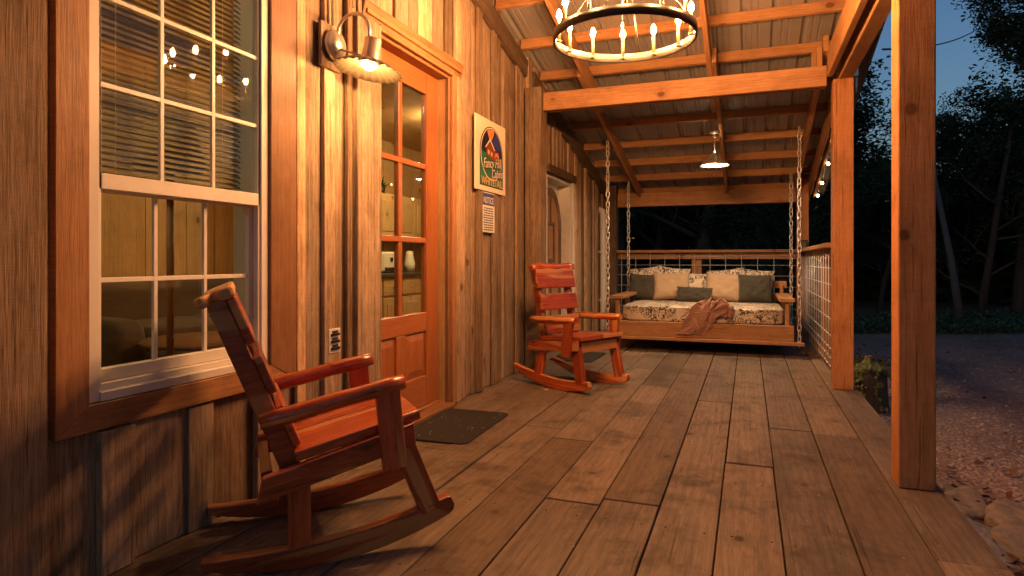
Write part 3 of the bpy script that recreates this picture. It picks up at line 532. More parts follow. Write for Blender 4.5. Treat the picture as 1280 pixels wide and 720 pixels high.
416,-142,-73,396,-157,-77,390,-195,-63,424,-194,-54,445,-191,-44,458,-190,-30,468,-188,-41,468,-176,-53,484,-180,-40,511,-177,-45,549,-188,-27,578,-178,
-49,603,-181,-42,620,-177,-30,637,-179,-36,654,-182,-56,681,-190,-79,685,-181,-115,695,-176,-130,706,-169,-142,719,-175,-169,754,-168,-196,785,-150,-209,
803,-138,-214,219,-94,-78,206,-92,-64,201,-94,-51,192,-77,-58,166,-64,-34,140,-33,-32,118,-29,-14,119,-27,-4,140,-27,12,169,-15,22,194,-3,44,202,8,40,213,
10,28,230,9,6,273,-13,-3,315,-27,-16,334,-34,-12,339,-46,-24,342,-60,-57,357,-82,-95,391,-77,-107,408,-72,-111,427,-62,-106,458,-76,-100,452,-108,-88,429,
-124,-86,429,-131,-63,420,-150,-60,394,-150,-65,386,-185,-53,423,-196,-39,444,-179,-49,454,-178,-32,468,-180,-31,473,-169,-44,487,-170,-48,505,-178,-27,
547,-173,-38,581,-183,-34,598,-167,-42,613,-169,-42,628,-173,-49,642,-176,-71,677,-175,-83,697,-187,-104,704,-182,-120,718,-182,-130,730,-170,-160,767,
-166,-188,774,-139,-221,795,-131,-224,225,-96,-69,210,-87,-58,204,-87,-44,192,-77,-42,173,-55,-47,144,-47,-18,125,-21,-20,127,-24,-3,137,-20,13,172,-7,
15,185,1,56,204,1,54,215,5,43,225,21,20,270,2,-1,314,-12,-15,339,-19,-11,352,-40,-22,336,-64,-39,346,-86,-76,386,-75,-93,407,-74,-101,426,-78,-101,452,
-73,-90,466,-109,-77,428,-113,-76,416,-130,-65,421,-138,-51,397,-144,-53,381,-177,-44,420,-191,-29,437,-167,-47,455,-169,-45,463,-169,-29,477,-169,-29,
483,-158,-41,508,-164,-38,543,-178,-21,578,-170,-32,601,-158,-31,614,-157,-40,623,-160,-55,649,-166,-65,662,-169,-96,690,-174,-105,706,-177,-110,716,-172,
-131,744,-173,-154,754,-155,-197,781,-139,-207,792,-124,-217,230,-97,-57,217,-84,-51,207,-74,-50,204,-78,-36,181,-62,-32,155,-36,-26,135,-28,-16,116,-18,
-8,129,-22,17,161,-4,16,186,6,37,199,13,59,219,6,56,229,6,39,262,18,4,309,3,-18,337,-12,-23,352,-27,-27,352,-48,-40,347,-89,-58,376,-91,-94,403,-85,-93,
418,-71,-93,440,-74,-81,470,-97,-71,442,-115,-65,418,-115,-63,414,-126,-53,408,-146,-39,376,-167,-36,414,-184,-18,441,-170,-31,448,-159,-43,462,-159,-42,
469,-159,-26,484,-159,-23,504,-165,-19,549,-166,-18,583,-177,-16,605,-171,-26,623,-163,-30,635,-163,-44,657,-158,-61,672,-161,-89,687,-163,-110,704,-169,
-103,723,-166,-118,731,-160,-161,771,-155,-184,797,-143,-199,802,-128,-209,232,-88,-52,218,-83,-39,217,-69,-47,204,-66,-44,190,-62,-24,163,-47,-17,142,
-30,-7,119,-13,-2,125,-12,19,159,-11,29,194,13,26,201,25,53,212,16,58,234,5,58,258,8,23,306,13,-6,349,-3,-16,362,-17,-21,367,-38,-31,359,-72,-51,372,-101,
-83,402,-82,-78,409,-66,-85,428,-72,-73,463,-85,-62,451,-123,-52,428,-107,-52,409,-111,-53,399,-131,-42,374,-153,-32,408,-174,-10,451,-169,-17,450,-155,
-30,455,-147,-41,469,-150,-39,481,-145,-23,510,-150,-20,555,-158,-35,586,-161,-18,607,-167,-13,626,-165,-15,645,-171,-29,669,-177,-54,689,-171,-81,684,
-156,-100,700,-157,-99,711,-161,-125,745,-162,-149,756,-143,-192,786,-134,-194,800,-123,-197,232,-78,-51,224,-79,-29,214,-71,-33,213,-61,-41,190,-54,-40,
167,-36,-23,144,-21,-9,134,-17,4,138,-3,19,155,1,30,185,14,48,212,22,39,214,27,57,228,16,58,244,22,27,299,25,4,342,2,-1,356,-21,-6,365,-43,-11,361,-69,
-30,366,-104,-68,391,-73,-76,411,-62,-71,426,-54,-76,453,-68,-63,450,-106,-44,426,-126,-40,413,-111,-39,392,-114,-47,372,-136,-29,402,-161,-4,438,-153,
-19,454,-149,-17,456,-140,-29,466,-138,-38,482,-144,-44,517,-149,-38,556,-152,-16,589,-148,-19,606,-153,-19,623,-149,-25,646,-155,-38,680,-168,-48,695,
-158,-73,682,-149,-88,693,-145,-103,700,-153,-135,735,-147,-159,765,-142,-182,774,-128,-206,789,-120,-207,232,-68,-49,226,-71,-26,211,-67,-23,205,-60,-29,
198,-42,-40,163,-25,-37,136,-16,-22,130,-11,-1,137,-1,10,165,9,17,182,27,48,207,34,43,223,34,46,227,29,59,238,22,44,290,27,18,336,2,12,348,-24,4,350,-45,
-8,345,-65,-27,363,-106,-53,394,-76,-64,402,-51,-66,421,-47,-63,447,-52,-59,453,-89,-41,429,-112,-29,411,-120,-26,392,-120,-30,369,-124,-24,395,-148,4,
432,-139,-16,452,-138,-12,465,-138,-16,473,-133,-25,484,-129,-39,524,-132,-33,564,-141,-32,594,-135,-28,609,-141,-16,624,-151,-9,653,-152,-28,690,-154,
-45,676,-150,-73,687,-140,-79,701,-146,-87,712,-150,-119,754,-153,-145,780,-145,-175,772,-126,-194,771,-115,-205,236,-61,-46,226,-60,-33,221,-60,-20,204,
-63,-16,188,-44,-24,164,-15,-25,139,-4,-24,122,-4,2,130,2,18,163,15,14,188,25,35,200,41,60,217,40,59,229,40,61,240,35,55,271,11,27,324,-5,-2,337,-30,10,
335,-47,-6,328,-68,-28,356,-107,-40,394,-74,-50,396,-45,-56,412,-33,-57,437,-38,-51,455,-72,-35,424,-95,-36,411,-103,-20,396,-117,-16,372,-114,-13,390,
-136,12,425,-127,-12,450,-123,-11,457,-127,-25,473,-121,-15,489,-131,-16,531,-132,-14,572,-127,-31,586,-137,-12,603,-138,-3,626,-137,-15,664,-149,-16,690,
-138,-51,665,-144,-68,672,-135,-84,690,-130,-90,721,-146,-109,742,-139,-152,777,-137,-165,770,-123,-182,762,-106,-192,235,-53,-39,228,-54,-28,214,-50,-28,
206,-50,-11,173,-42,-8,146,-12,-11,118,0,-10,112,-6,3,119,-7,30,157,9,24,197,31,24,207,42,47,219,48,53,231,44,52,238,34,37,277,18,33,308,-4,-3,325,-34,
8,340,-55,7,342,-69,-13,362,-107,-28,398,-72,-40,395,-37,-42,418,-45,-42,429,-31,-40,454,-52,-30,426,-82,-24,403,-89,-30,389,-103,-23,374,-101,-5,388,-124,
19,425,-115,-2,452,-108,-12,458,-113,-29,476,-113,-31,494,-115,-11,539,-115,-19,581,-114,-21,582,-129,0,602,-123,-2,628,-136,-3,671,-136,-13,687,-121,-51,
666,-133,-57,673,-129,-72,695,-126,-73,720,-132,-110,755,-141,-137,771,-125,-157,762,-116,-172,749,-122,-193,233,-42,-36,228,-44,-24,216,-41,-14,194,-35,
-19,166,-24,-4,144,-11,1,110,3,-2,101,-4,9,119,4,21,150,15,34,191,36,44,213,46,31,226,49,40,232,54,49,241,46,33,282,32,31,301,-14,5,321,-38,-4,327,-60,
8,325,-70,-16,360,-101,-14,397,-65,-24,393,-27,-28,411,-33,-33,424,-39,-18,454,-35,-23,425,-65,-17,403,-82,-9,387,-89,-14,393,-102,1,391,-113,29,425,-102,
6,455,-98,-6,455,-96,-23,472,-100,-25,502,-99,-13,547,-98,-22,588,-104,-6,588,-117,12,599,-134,13,633,-130,10,677,-120,-12,677,-109,-52,672,-120,-65,663,
-122,-77,688,-113,-79,724,-118,-107,744,-130,-140,755,-120,-159,751,-131,-176,726,-121,-192,226,-32,-31,217,-37,-27,208,-37,-4,184,-18,-19,151,-5,-14,130,
4,-7,113,10,0,103,4,14,125,12,14,164,26,20,195,50,41,214,50,43,220,60,38,231,61,36,245,59,33,278,28,42,318,-2,18,312,-38,6,317,-55,-6,314,-78,-12,354,-96,
-1,385,-57,-19,402,-23,-17,418,-16,-30,431,-22,-23,448,-21,-12,427,-56,1,394,-66,-7,380,-78,-2,392,-88,10,394,-98,36,427,-89,13,456,-84,1,455,-81,-18,473,
-85,-20,508,-82,-17,555,-86,-14,584,-99,10,598,-108,20,599,-127,26,641,-121,22,677,-103,-14,659,-120,-45,663,-113,-60,659,-107,-73,676,-121,-89,714,-110,
-114,733,-121,-142,737,-123,-157,732,-135,-174,716,-101,-181,228,-28,-19,214,-23,-25,200,-19,-7,169,-13,-3,138,17,-11,105,18,-12,100,10,9,107,9,20,132,
17,24,166,35,22,201,53,30,212,59,58,223,62,51,236,64,45,248,48,45,285,36,41,305,-7,21,319,-47,20,305,-55,2,307,-78,-1,350,-87,10,379,-48,-9,415,-27,-6,
411,-9,-17,427,-7,-17,443,-6,-5,426,-45,15,391,-54,2,377,-67,9,381,-82,22,398,-85,44,429,-74,20,459,-68,5,456,-68,-13,474,-69,-23,513,-65,-18,557,-78,1,
576,-106,20,591,-102,31,602,-121,38,644,-104,24,668,-90,-24,648,-110,-39,663,-101,-47,671,-98,-66,673,-106,-89,707,-124,-114,724,-130,-135,726,-135,-153,
713,-125,-168,713,-82,-164,228,-17,-17,214,-13,-5,186,-6,-16,156,-2,2,124,9,5,88,20,2,84,1,18,111,18,25,141,25,24,175,38,34,205,64,33,218,68,59,228,56,
63,237,56,56,249,67,42,276,36,52,303,-7,33,302,-38,14,293,-57,10,303,-76,13,345,-78,22,373,-37,1,415,-15,7,405,-1,-4,420,4,-8,434,2,6,423,-34,29,386,-43,
12,371,-57,21,379,-71,34,400,-71,51,433,-60,27,460,-52,8,460,-51,-11,474,-51,-24,514,-54,-7,552,-75,15,561,-110,28,581,-111,46,606,-111,50,643,-86,19,659,
-77,-33,654,-92,-44,653,-101,-61,666,-84,-64,678,-92,-96,697,-118,-122,715,-139,-130,713,-137,-148,700,-110,-157,696,-68,-171,226,-5,-14,204,2,-14,175,
1,1,142,14,-2,113,24,5,89,23,15,84,4,32,114,5,31,134,32,27,174,50,33,205,66,43,223,69,47,227,70,62,241,62,64,249,75,52,266,30,53,290,-5,26,307,-41,29,290,
-57,22,300,-73,26,339,-70,34,362,-28,11,406,-9,20,404,10,11,415,14,3,423,4,19,417,-24,41,379,-33,22,365,-48,34,376,-62,47,402,-57,57,437,-45,34,462,-36,
11,461,-35,-7,475,-34,-22,504,-52,9,537,-89,24,564,-89,35,582,-92,37,608,-96,57,628,-76,10,643,-69,-38,648,-78,-55,647,-90,-61,651,-82,-72,663,-99,-103,
684,-123,-121,704,-138,-125,707,-123,-138,709,-96,-149,691,-58,-158,222,8,-8,199,-1,5,169,12,-6,142,14,9,113,28,15,90,27,28,101,16,35,121,9,42,150,24,40,
182,46,48,207,67,57,219,81,47,229,77,48,235,69,63,251,70,65,251,36,58,277,1,32,289,-34,21,281,-60,33,303,-59,36,335,-62,47,353,-19,23,397,0,31,409,16,26,
422,28,15,428,19,29,410,-10,48,372,-23,33,362,-39,48,375,-53,59,404,-41,63,442,-30,40,461,-19,15,460,-20,-3,473,-18,-17,518,-39,1,535,-79,37,553,-101,42,
572,-98,52,602,-80,57,617,-75,2,644,-90,-31,640,-89,-46,635,-94,-59,637,-87,-74,661,-114,-97,682,-136,-112,694,-144,-127,697,-131,-144,699,-92,-136,698,
-51,-145,215,18,3,190,13,7,157,20,1,131,27,12,113,36,23,95,39,21,108,28,30,126,23,39,154,41,43,184,55,56,212,62,74,222,80,61,235,86,54,233,80,67,245,69,
77,259,36,68,263,0,37,292,-26,37,289,-48,42,301,-64,53,332,-56,59,344,-11,34,390,11,37,395,21,16,408,35,16,418,36,30,405,2,55,364,-14,44,363,-29,61,375,
-43,71,406,-25,68,447,-13,42,447,-10,17,455,-5,1,472,-3,-11,507,-37,13,550,-64,28,552,-85,46,565,-91,61,596,-64,49,605,-89,-2,631,-79,-32,629,-94,-36,637,
-106,-48,644,-107,-70,653,-128,-102,672,-145,-112,683,-151,-123,684,-133,-138,690,-95,-147,685,-52,-141,210,31,13,179,27,7,144,37,7,126,37,20,110,44,28,
100,43,41,104,28,41,133,38,39,162,53,30,194,74,47,207,78,70,223,87,72,237,90,64,242,79,64,229,67,75,242,37,74,260,3,54,275,-30,28,290,-39,50,312,-45,49,
329,-47,72,339,-4,46,383,20,47,382,30,17,397,37,16,400,29,33,397,12,64,356,-5,56,364,-19,72,378,-33,83,407,-8,70,446,7,40,440,4,21,456,11,8,472,10,-1,513,
-24,19,538,-61,39,552,-71,50,561,-76,67,590,-55,37,605,-71,-12,624,-65,-39,623,-85,-48,624,-102,-50,637,-123,-69,656,-145,-95,662,-154,-117,674,-157,-123,
673,-131,-130,680,-93,-136,677,-57,-153,202,46,14,176,40,10,151,40,15,132,44,32,120,46,38,113,45,49,121,26,50,143,44,47,168,66,32,203,79,33,218,93,54,223,
98,65,230,94,75,238,87,76,225,75,88,246,50,90,267,14,70,272,-24,48,278,-50,59,302,-47,63,320,-39,77,342,0,60,377,33,50,385,48,15,402,51,16,404,44,34,390,
26,66,352,0,69,366,-8,81,378,-18,91,410,9,74,444,26,37,435,19,23,454,23,15,473,19,12,495,-32,28,524,-62,50,544,-61,57,561,-59,68,585,-72,27,593,-78,-20,
609,-71,-39,613,-77,-57,623,-94,-70,636,-118,-91,643,-151,-105,653,-169,-118,668,-168,-129,668,-141,-138,670,-105,-144,665,-64,-147,193,61,16,165,54,12,
141,53,22,120,53,30,130,49,42,128,44,53,131,30,61,154,38,54,172,69,47,198,92,42,223,105,48,238,98,55,238,96,68,232,99,81,238,82,89,249,65,91,277,28,75,
281,-9,51,284,-32,63,296,-40,75,318,-25,61,338,6,72,376,42,56,388,52,31,403,62,22,402,58,38,383,38,68,349,6,81,361,-4,95,378,-3,95,408,27,74,432,37,32,
442,39,17,459,42,11,465,17,26,509,-20,29,520,-49,56,539,-48,55,564,-49,57,572,-76,21,595,-92,-13,613,-87,-31,606,-93,-50,617,-112,-64,624,-129,-96,633,
-153,-120,648,-153,-124,656,-162,-138,681,-155,-144,673,-116,-155,669,-78,-161,185,75,15,163,67,15,143,61,31,126,60,39,117,58,47,117,55,58,129,44,63,152,
55,57,178,64,60,203,89,59,220,112,67,239,109,64,247,99,71,245,97,84,244,94,94,255,82,94,265,49,72,282,10,50,298,-25,53,294,-25,73,316,-17,76,340,17,60,
370,56,53,381,62,16,391,69,28,404,73,38,376,50,71,344,16,88,359,5,103,376,12,96,407,44,73,427,54,32,433,55,18,451,58,19,474,28,31,494,-26,44,519,-37,68,
535,-35,52,562,-39,45,568,-70,8,582,-91,-19,599,-96,-31,604,-106,-45,606,-114,-72,618,-147,-88,632,-169,-108,641,-168,-126,641,-160,-141,665,-156,-150,
688,-131,-156,682,-92,-164,177,88,16,155,79,14,154,72,30,143,58,45,129,65,51,126,66,62,139,55,63,157,49,68,173,76,61,202,90,71,222,105,81,236,108,80,248,
109,75,256,102,84,254,105,96,266,95,98,261,69,69,289,31,65,296,-8,49,306,-18,62,309,-3,79,344,28,78,364,63,43,378,72,15,394,81,18,386,69,41,368,60,75,345,
24,97,360,15,111,370,25,90,406,59,70,418,63,20,433,69,19,450,70,26,461,21,42,504,-11,41,514,-21,68,543,-20,61,551,-43,32,578,-59,1,579,-78,-24,590,-90,
-40,588,-108,-48,594,-129,-74,614,-143,-106,619,-176,-115,636,-184,-128,647,-178,-138,649,-161,-155,664,-136,-157,690,-112,-171,171,104,16,154,93,20,137,
78,28,155,67,40,147,67,48,137,74,47,140,74,59,153,64,69,173,63,78,200,75,82,224,94,93,236,105,95,243,112,93,248,116,80,259,118,87,268,105,84,266,89,71,
280,46,57,297,8,49,310,-9,55,317,6,66,336,39,77,370,74,52,372,81,21,387,89,22,392,82,43,358,67,75,353,35,99,369,25,117,370,42,93,404,76,68,418,75,36,427,
82,24,435,69,35,476,34,40,495,-9,54,519,-8,58,529,-24,47,562,-31,26,565,-60,-10,578,-66,-33,580,-83,-45,590,-92,-63,599,-117,-89,604,-155,-105,624,-166,
-128,628,-184,-144,641,-193,-144,656,-181,-149,662,-158,-165,671,-124,-175,166,123,15,154,112,23,136,99,23,139,87,38,159,77,41,152,81,50,149,85,60,159,
77,64,161,75,83,183,86,77,207,103,90,223,112,96,232,123,94,242,127,89,254,127,78,261,115,72,257,100,63,269,59,46,295,29,46,307,5,59,326,9,50,342,45,59,
366,87,48,376,91,24,388,94,32,388,89,51,351,74,84,335,33,102,359,33,116,374,55,98,402,92,66,413,88,30,435,96,30,449,81,35,466,26,55,499,4,48,520,-9,39,
541,-11,47,547,-36,12,562,-52,-25,563,-75,-27,564,-85,-44,576,-103,-55,587,-116,-95,603,-143,-122,625,-156,-140,636,-173,-151,638,-188,-159,653,-200,-153,
666,-180,-161,679,-148,-170,163,141,21,151,136,19,142,121,30,130,106,41,146,96,35,161,88,39,155,97,48,157,94,58,157,94,73,171,91,89,194,104,69,219,119,
79,232,119,79,240,119,71,245,131,69,259,126,62,247,111,52,267,76,39,295,43,35,309,13,48,326,21,41,344,46,43,362,88,31,377,102,22,387,101,34,383,97,56,339,
79,82,336,46,109,352,48,106,364,67,85,398,105,62,409,101,33,431,109,37,438,72,51,481,33,54,506,4,61,520,5,44,545,-5,32,533,-34,-4,548,-67,-20,555,-65,-37,
571,-70,-51,569,-93,-65,577,-132,-82,592,-159,-114,616,-168,-142,629,-168,-163,645,-173,-164,652,-187,-166,667,-203,-163,681,-173,-166,164,156,33,153,155,
27,139,149,27,129,128,40,141,111,53,158,105,36,174,95,46,174,99,58,168,109,62,159,111,78,185,104,94,201,124,70,227,130,72,235,128,60,244,133,54,257,136,
54,250,120,43,274,89,39,291,48,51,308,27,43,324,25,54,345,66,49,354,101,27,377,115,22,383,111,49,369,104,60,339,81,96,342,46,121,371,48,120,365,84,89,397,
120,55,408,114,40,430,118,47,458,80,48,493,39,45,509,17,67,533,14,56,532,-4,19,554,-33,-14,539,-59,-34,544,-73,-42,558,-75,-56,571,-79,-74,570,-121,-91,
586,-147,-123,604,-171,-149,623,-184,-164,640,-177,-178,655,-174,-175,658,-194,-179,685,-195,-173,168,173,40,165,162,47,154,154,50,132,155,44,132,130,60,
155,122,43,171,104,31,179,112,41,174,123,44,169,127,58,169,125,85,201,118,95,218,142,66,232,142,56,237,143,45,251,142,40,262,127,35,271,96,54,298,56,40,
304,25,61,320,33,68,349,66,68,365,101,39,376,117,32,371,115,58,360,126,69,346,86,103,332,58,116,360,59,113,377,87,93,392,139,61,411,123,54,424,106,55,451,
64,63,493,37,60,509,16,48,534,24,43,544,2,4,548,-34,-34,555,-50,-39,545,-60,-49,542,-71,-58,552,-74,-71,559,-109,-95,584,-131,-126,604,-155,-151,618,-173,
-176,633,-185,-188,651,-184,-188,668,-178,-185,674,-203,-186,182,185,35,176,175,34,162,173,47,148,171,55,135,152,67,148,138,41,170,123,29,189,110,29,194,
129,34,194,127,49,185,115,59,181,138,88,222,129,90,236,156,66,245,154,53,256,147,47,270,135,46,284,105,42,293,63,55,304,41,56,320,40,43,340,77,67,364,105,
50,387,117,42,379,108,60,364,107,77,353,84,115,334,65,126,353,71,110,373,107,91,398,126,74,411,112,68,420,94,68,467,69,66,500,34,75,515,29,56,522,21,31,
535,0,-11,529,-50,-37,543,-46,-46,553,-48,-56,548,-58,-65,537,-67,-74,550,-93,-99,591,-115,-115,611,-142,-142,621,-156,-171,633,-166,-191,643,-180,-201,
661,-186,-201,682,-190,-195,167,188,46,182,185,45,181,173,52,169,161,63,148,163,77,153,136,57,178,137,30,195,117,15,206,107,28,215,120,32,214,117,51,190,
138,62,206,145,100,246,143,79,254,157,67,263,157,54,268,141,64,279,104,61,305,69,48,311,48,55,317,50,34,340,81,54,359,120,48,380,126,45,377,120,57,342,
103,70,351,95,127,351,61,127,363,75,120,372,114,104,396,144,73,416,125,63,430,102,79,474,68,80,501,48,63,521,40,55,506,19,29,521,-14,-20,533,-37,-50,529,
-55,-52,540,-44,-60,549,-44,-70,551,-59,-79,545,-74,-102,574,-109,-124,611,-123,-141,632,-148,-158,643,-163,-178,648,-164,-201,661,-171,-206,678,-184,-209,
164,177,62,164,185,55,178,189,61,179,175,71,168,168,86,162,137,70,182,151,38,208,133,14,215,110,15,222,98,32,235,113,35,212,137,47,195,160,83,242,144,101,
262,154,80,273,155,65,279,145,52,291,106,67,306,65,65,314,46,71,320,59,51,333,92,53,363,121,34,382,134,38,378,137,70,332,112,76,334,84,129,356,58,140,374,
64,124,385,105,101,413,142,80,423,135,54,441,103,67,488,76,76,515,46,75,514,55,47,505,28,18,510,-28,-18,519,-37,-45,518,-50,-58,529,-56,-65,534,-43,-74,
546,-44,-83,555,-56,-96,570,-92,-130,593,-124,-150,628,-133,-167,649,-152,-171,659,-160,-188,669,-158,-199,682,-174,-199,159,176,75,158,183,73,159,194,
66,171,196,70,177,179,77,166,145,84,189,157,48,218,136,25,238,111,12,221,94,13,234,94,24,228,126,35,199,155,63,237,159,101,267,136,81,278,149,77,288,145,
62,298,103,53,294,59,71,303,37,74,323,50,58,334,89,69,351,113,36,375,131,35,376,138,56,351,119,91,335,95,135,342,64,136,371,66,135,393,95,93,413,126,81,
428,140,65,452,112,73,489,73,58,523,59,72,526,53,52,522,31,17,506,-15,-27,506,-34,-50,516,-37,-63,519,-50,-73,528,-57,-80,531,-46,-87,542,-50,-98,576,-83,
-116,595,-108,-148,611,-139,-166,642,-142,-179,662,-153,-177,674,-158,-181,680,-158,-201,]
SKY_EL, SKY_ROT, SKY_STR, EXPOSURE = 1.0, 200.0, .10, 1.6
# ------------------------------------------------------------------ roof line
SL = .226
def zr(y): return 2.325 - SL * (y - 7.0)          # underside of the rafters: the roof falls away from the camera
WX = -1.92                                          # outer face of the wall boards
# ------------------------------------------------------------------ the deck
ground_z = -.42
mb = MB()
edges = [-2.02, -1.735, -1.5, -1.27, -1.035, -.802, -.569, -.337, -.105, .116, .351, .587, .797]
butts = {0: [1.9, 4.6], 1: [3.0, 6.1], 2: [1.6, 4.2, 7.0], 3: [3.62, 6.6], 4: [3.42, 5.9], 5: [2.55, 5.1, 7.7], 6: [2.62, 6.3], 7: [1.7, 4.7, 7.2], 8: [3.30, 6.0], 9: [4.06, 6.9], 10: [4.02, 7.5], 11: [2.47, 5.62]}
rr = random.Random(5)
for i in range(12):
    ys = [-.8] + butts[i] + [9.12]
    for a, b in zip(ys, ys[1:]):
        g0, g1 = rr.uniform(.0008, .004), rr.uniform(.0008, .004)
        dz = rr.uniform(-.004, .002)
        ang = rr.uniform(-.0006, .0006)
        M = Matrix.Translation((0, 0, dz)) @ Matrix.Rotation(ang, 4, 'X')
        mb.box(edges[i] + g0, edges[i + 1] - g1, a + .0025, b - .0025, -.038, 0, M, axis=1)
deck = tag(obj('porch_floor', mb, W_DECK, loc=(0, 0, -.04), bevel=.004, seg=2), kind='structure')
mb = MB()
for y in (-.6, 0.0, .6, 1.2, 1.8, 2.4, 3.0, 3.6, 4.2, 4.8, 5.4, 6.0, 6.6, 7.2, 7.8, 8.4, 9.0):
    mb.box(-2.0, .73, y, y + .04, -.19, -.045)
mb.box(.735, .775, -.8, 9.1, -.30, -.042)
mb.box(-2.0, .735, 9.045, 9.085, -.30, -.042)
obj('floor_joists', mb, W_OLD, deck)
mb = MB(); rs = random.Random(8)
for y in (-.6, 0.0, .6, 1.2, 1.8, 2.4, 3.0, 3.6, 4.2, 4.8, 5.4, 6.0, 6.6, 7.2, 7.8, 8.4, 9.0):
    for a, b in zip(edges, edges[1:]):
        for q in (.22, .78):
            x = a + (b - a) * q + rs.uniform(-.012, .012); yy = y + .02 + rs.uniform(-.008, .008)
            mb.lathe([(0, -.0012), (.0038, -.0012), (.0045, -.003)], 8, Matrix.Translation((x, yy, 0)))
obj('screw_heads', mb, M_BLACK, deck)

# ------------------------------------------------------------------ the cabin
cabin = thing('cabin', 'weathered board and batten cabin with a white framed window and two doors', 'cabin', (-2.0, 3.5, 0))
OPEN = [(1.365, 2.154, .555, 2.2), (2.91, 3.91, 0, 2.26), (6.16, 7.10, 0, 1.88)]
def cut_boards(mb, y0, y1, x0, x1, z0, rnd=None, opens=OPEN, top=None):
    cuts = sorted({y0, y1} | {c for o in opens for c in o[:2] if y0 < c < y1})
    for a, b in zip(cuts, cuts[1:]):
        if b - a < .004: continue
        m = (a + b) / 2
        zt = (zr(m) + .226) if top is None else top
        spans = [(z0, zt)]
        for (oa, ob, oz0, oz1) in opens:
            if oa < m < ob:
                spans = [s for s in ((z0, oz0), (oz1, zt)) if s[1] - s[0] > .01]
        for s in spans: mb.box(x0, x1, a, b, s[0], s[1], axis=2, rnd=rnd)
mb = MB(); rw = random.Random(21)
seams = [-1.6, -1.32, -1.05, -.8, -.52, -.26, .02, .3, .56, .82, 1.06, 1.24, 1.46, 1.80, 2.10, 2.36, 2.56, 2.74]
y = 2.74
while y < 9.0:
    y += rw.uniform(.10, .21); seams.append(y)
for a, b in zip(seams, seams[1:]):
    j = rw.uniform(-.012, .006)
    cut_boards(mb, a + rw.uniform(.001, .008), b - rw.uniform(.001, .006), WX - .028 + j, WX - .004 + j, .004, rnd=rw.random())
for s in seams:
    if .9 < s < 1.25 or 3.0 < s < 3.92: continue
    if s > 2.3 and rw.random() < .30: continue
    w = rw.uniform(.05, .10); t = rw.uniform(.016, .032)
    if s in (1.46, 1.80): w = .115
    cut_boards(mb, s - w / 2, s + w / 2, WX - .001, WX - .001 + t, .004, rnd=rw.random(),
               opens=[(1.25, 2.33, .46, 2.32), (2.75, 4.0, 0, 2.3), (6.08, 7.18, 0, 1.96)])
mb.box(WX, WX + .05, .96, 1.225, .008, 3.6, axis=2, rnd=.17)            # thick corner plank nearest the camera
obj('wall_siding', mb, W_SIDING, cabin, bevel=.0025)
mb = MB()                                                                  # lining that closes the wall behind the siding
OP2 = OPEN
ys = [-1.6, 1.365, 2.154, 2.91, 3.91, 6.16, 7.10, 9.06]
for a, b in zip(ys, ys[1:]): cut_boards(mb, a, b, -2.10, -1.955, .02, top=3.0 if b > 6 else 3.3)
obj('wall_lining', mb, W_KIT, cabin)
mb = MB()                                                                  # sloped trim under the roof along the wall
mb.bar((WX + .022, -1.6, zr(-1.6) + .06), (WX + .022, 5.44, zr(5.44) + .06), .042, .16)
mb.bar((WX + .022, 5.62, zr(5.62) + .06), (WX + .022, 8.9, zr(8.9) + .06), .042, .16)
obj('wall_ledger', mb, W_OLD, cabin, bevel=.003)
# interior shell
mb = MB()
for i in range(24): mb.box(-4.66, -4.62, -.6 + i * .4, -.6 + i * .4 + .394, 0, 2.62, axis=2)
mb.box(-4.62, -2.1, 9.02, 9.06, 0, 2.62, axis=0); mb.box(-4.62, -2.1, -.64, -.6, 0, 2.62, axis=0)
mb.box(-4.62, -4.60, 3.02, 3.14, 0, 2.2, axis=2); mb.box(-4.62, -4.60, 4.5, 4.62, 0, 2.2, axis=2)
obj('interior_wall', mb, W_KIT, cabin)
mb = MB(); mb.box(-4.66, -2.1, -.64, 9.06, -.04, -.001)
obj('interior_floor', mb, W_OLD, cabin)
mb = MB(); mb.box(-4.66, -2.1, -.64, 9.06, 2.62, 2.66)
obj('interior_ceiling', mb, W_KIT, cabin)

# window ------------------------------------------------------------
Y0, Y1, Z0, Z1 = 1.365, 2.154, .555, 2.2
mb = MB()
cx0, cx1 = WX - .002, WX + .026
mb.prism([(1.262, .470), (Y0, Z0 - .001), (Y0, Z1), (1.262, 2.305)], cx0, cx1, ax='yz')
mb.prism([(Y1, Z0 - .001), (2.315, .470), (2.315, 2.305), (Y1, Z1)], cx0, cx1, ax='yz')
mb.prism([(1.2635, .4685), (2.3135, .4685), (Y1 + .0015, Z0 - .0025), (Y0 - .0015, Z0 - .0025)], cx0, cx1 - .001, ax='yz')
mb.prism([(1.2635, 2.3065), (Y0 - .0015, Z1 + .0015), (Y1 + .0015, Z1 + .0015), (2.3135, 2.3065)], cx0, cx1 - .001, ax='yz')
# make the grain follow the upright pieces
for fi in range(0, 12): mb.uv[fi] = [(b, a) for a, b in mb.uv[fi]]
win = obj('window', mb, W_TRIM, cabin, bevel=.002)
mb = MB(); fx0, fx1 = -2.06, WX + .012; t = .042
mb.box(fx0, fx1, Y0 + .001, Y0 + t, Z0, Z1 - .001); mb.box(fx0, fx1, Y1 - t, Y1 - .001, Z0, Z1 - .001)
mb.box(fx0, fx1, Y0 + t, Y1 - t, Z1 - t, Z1 - .001); mb.box(fx0, fx1 + .008, Y0 + t, Y1 - t, Z0, Z0 + .03)
mb.box(fx0, fx1 - .02, Y0 + t, Y1 - t, Z0 + .03, Z0 + .052)
mb.box(WX - .01, WX + .004, Y0 + t, Y0 + t + .012, Z0 + .052, Z1 - t); mb.box(WX - .01, WX + .004, Y1 - t - .012, Y1 - t, Z0 + .052, Z1 - t)
obj('frame', mb, M_VINYL, win, bevel=.002)
a0, a1 = Y0 + t + .001, Y1 - t - .001
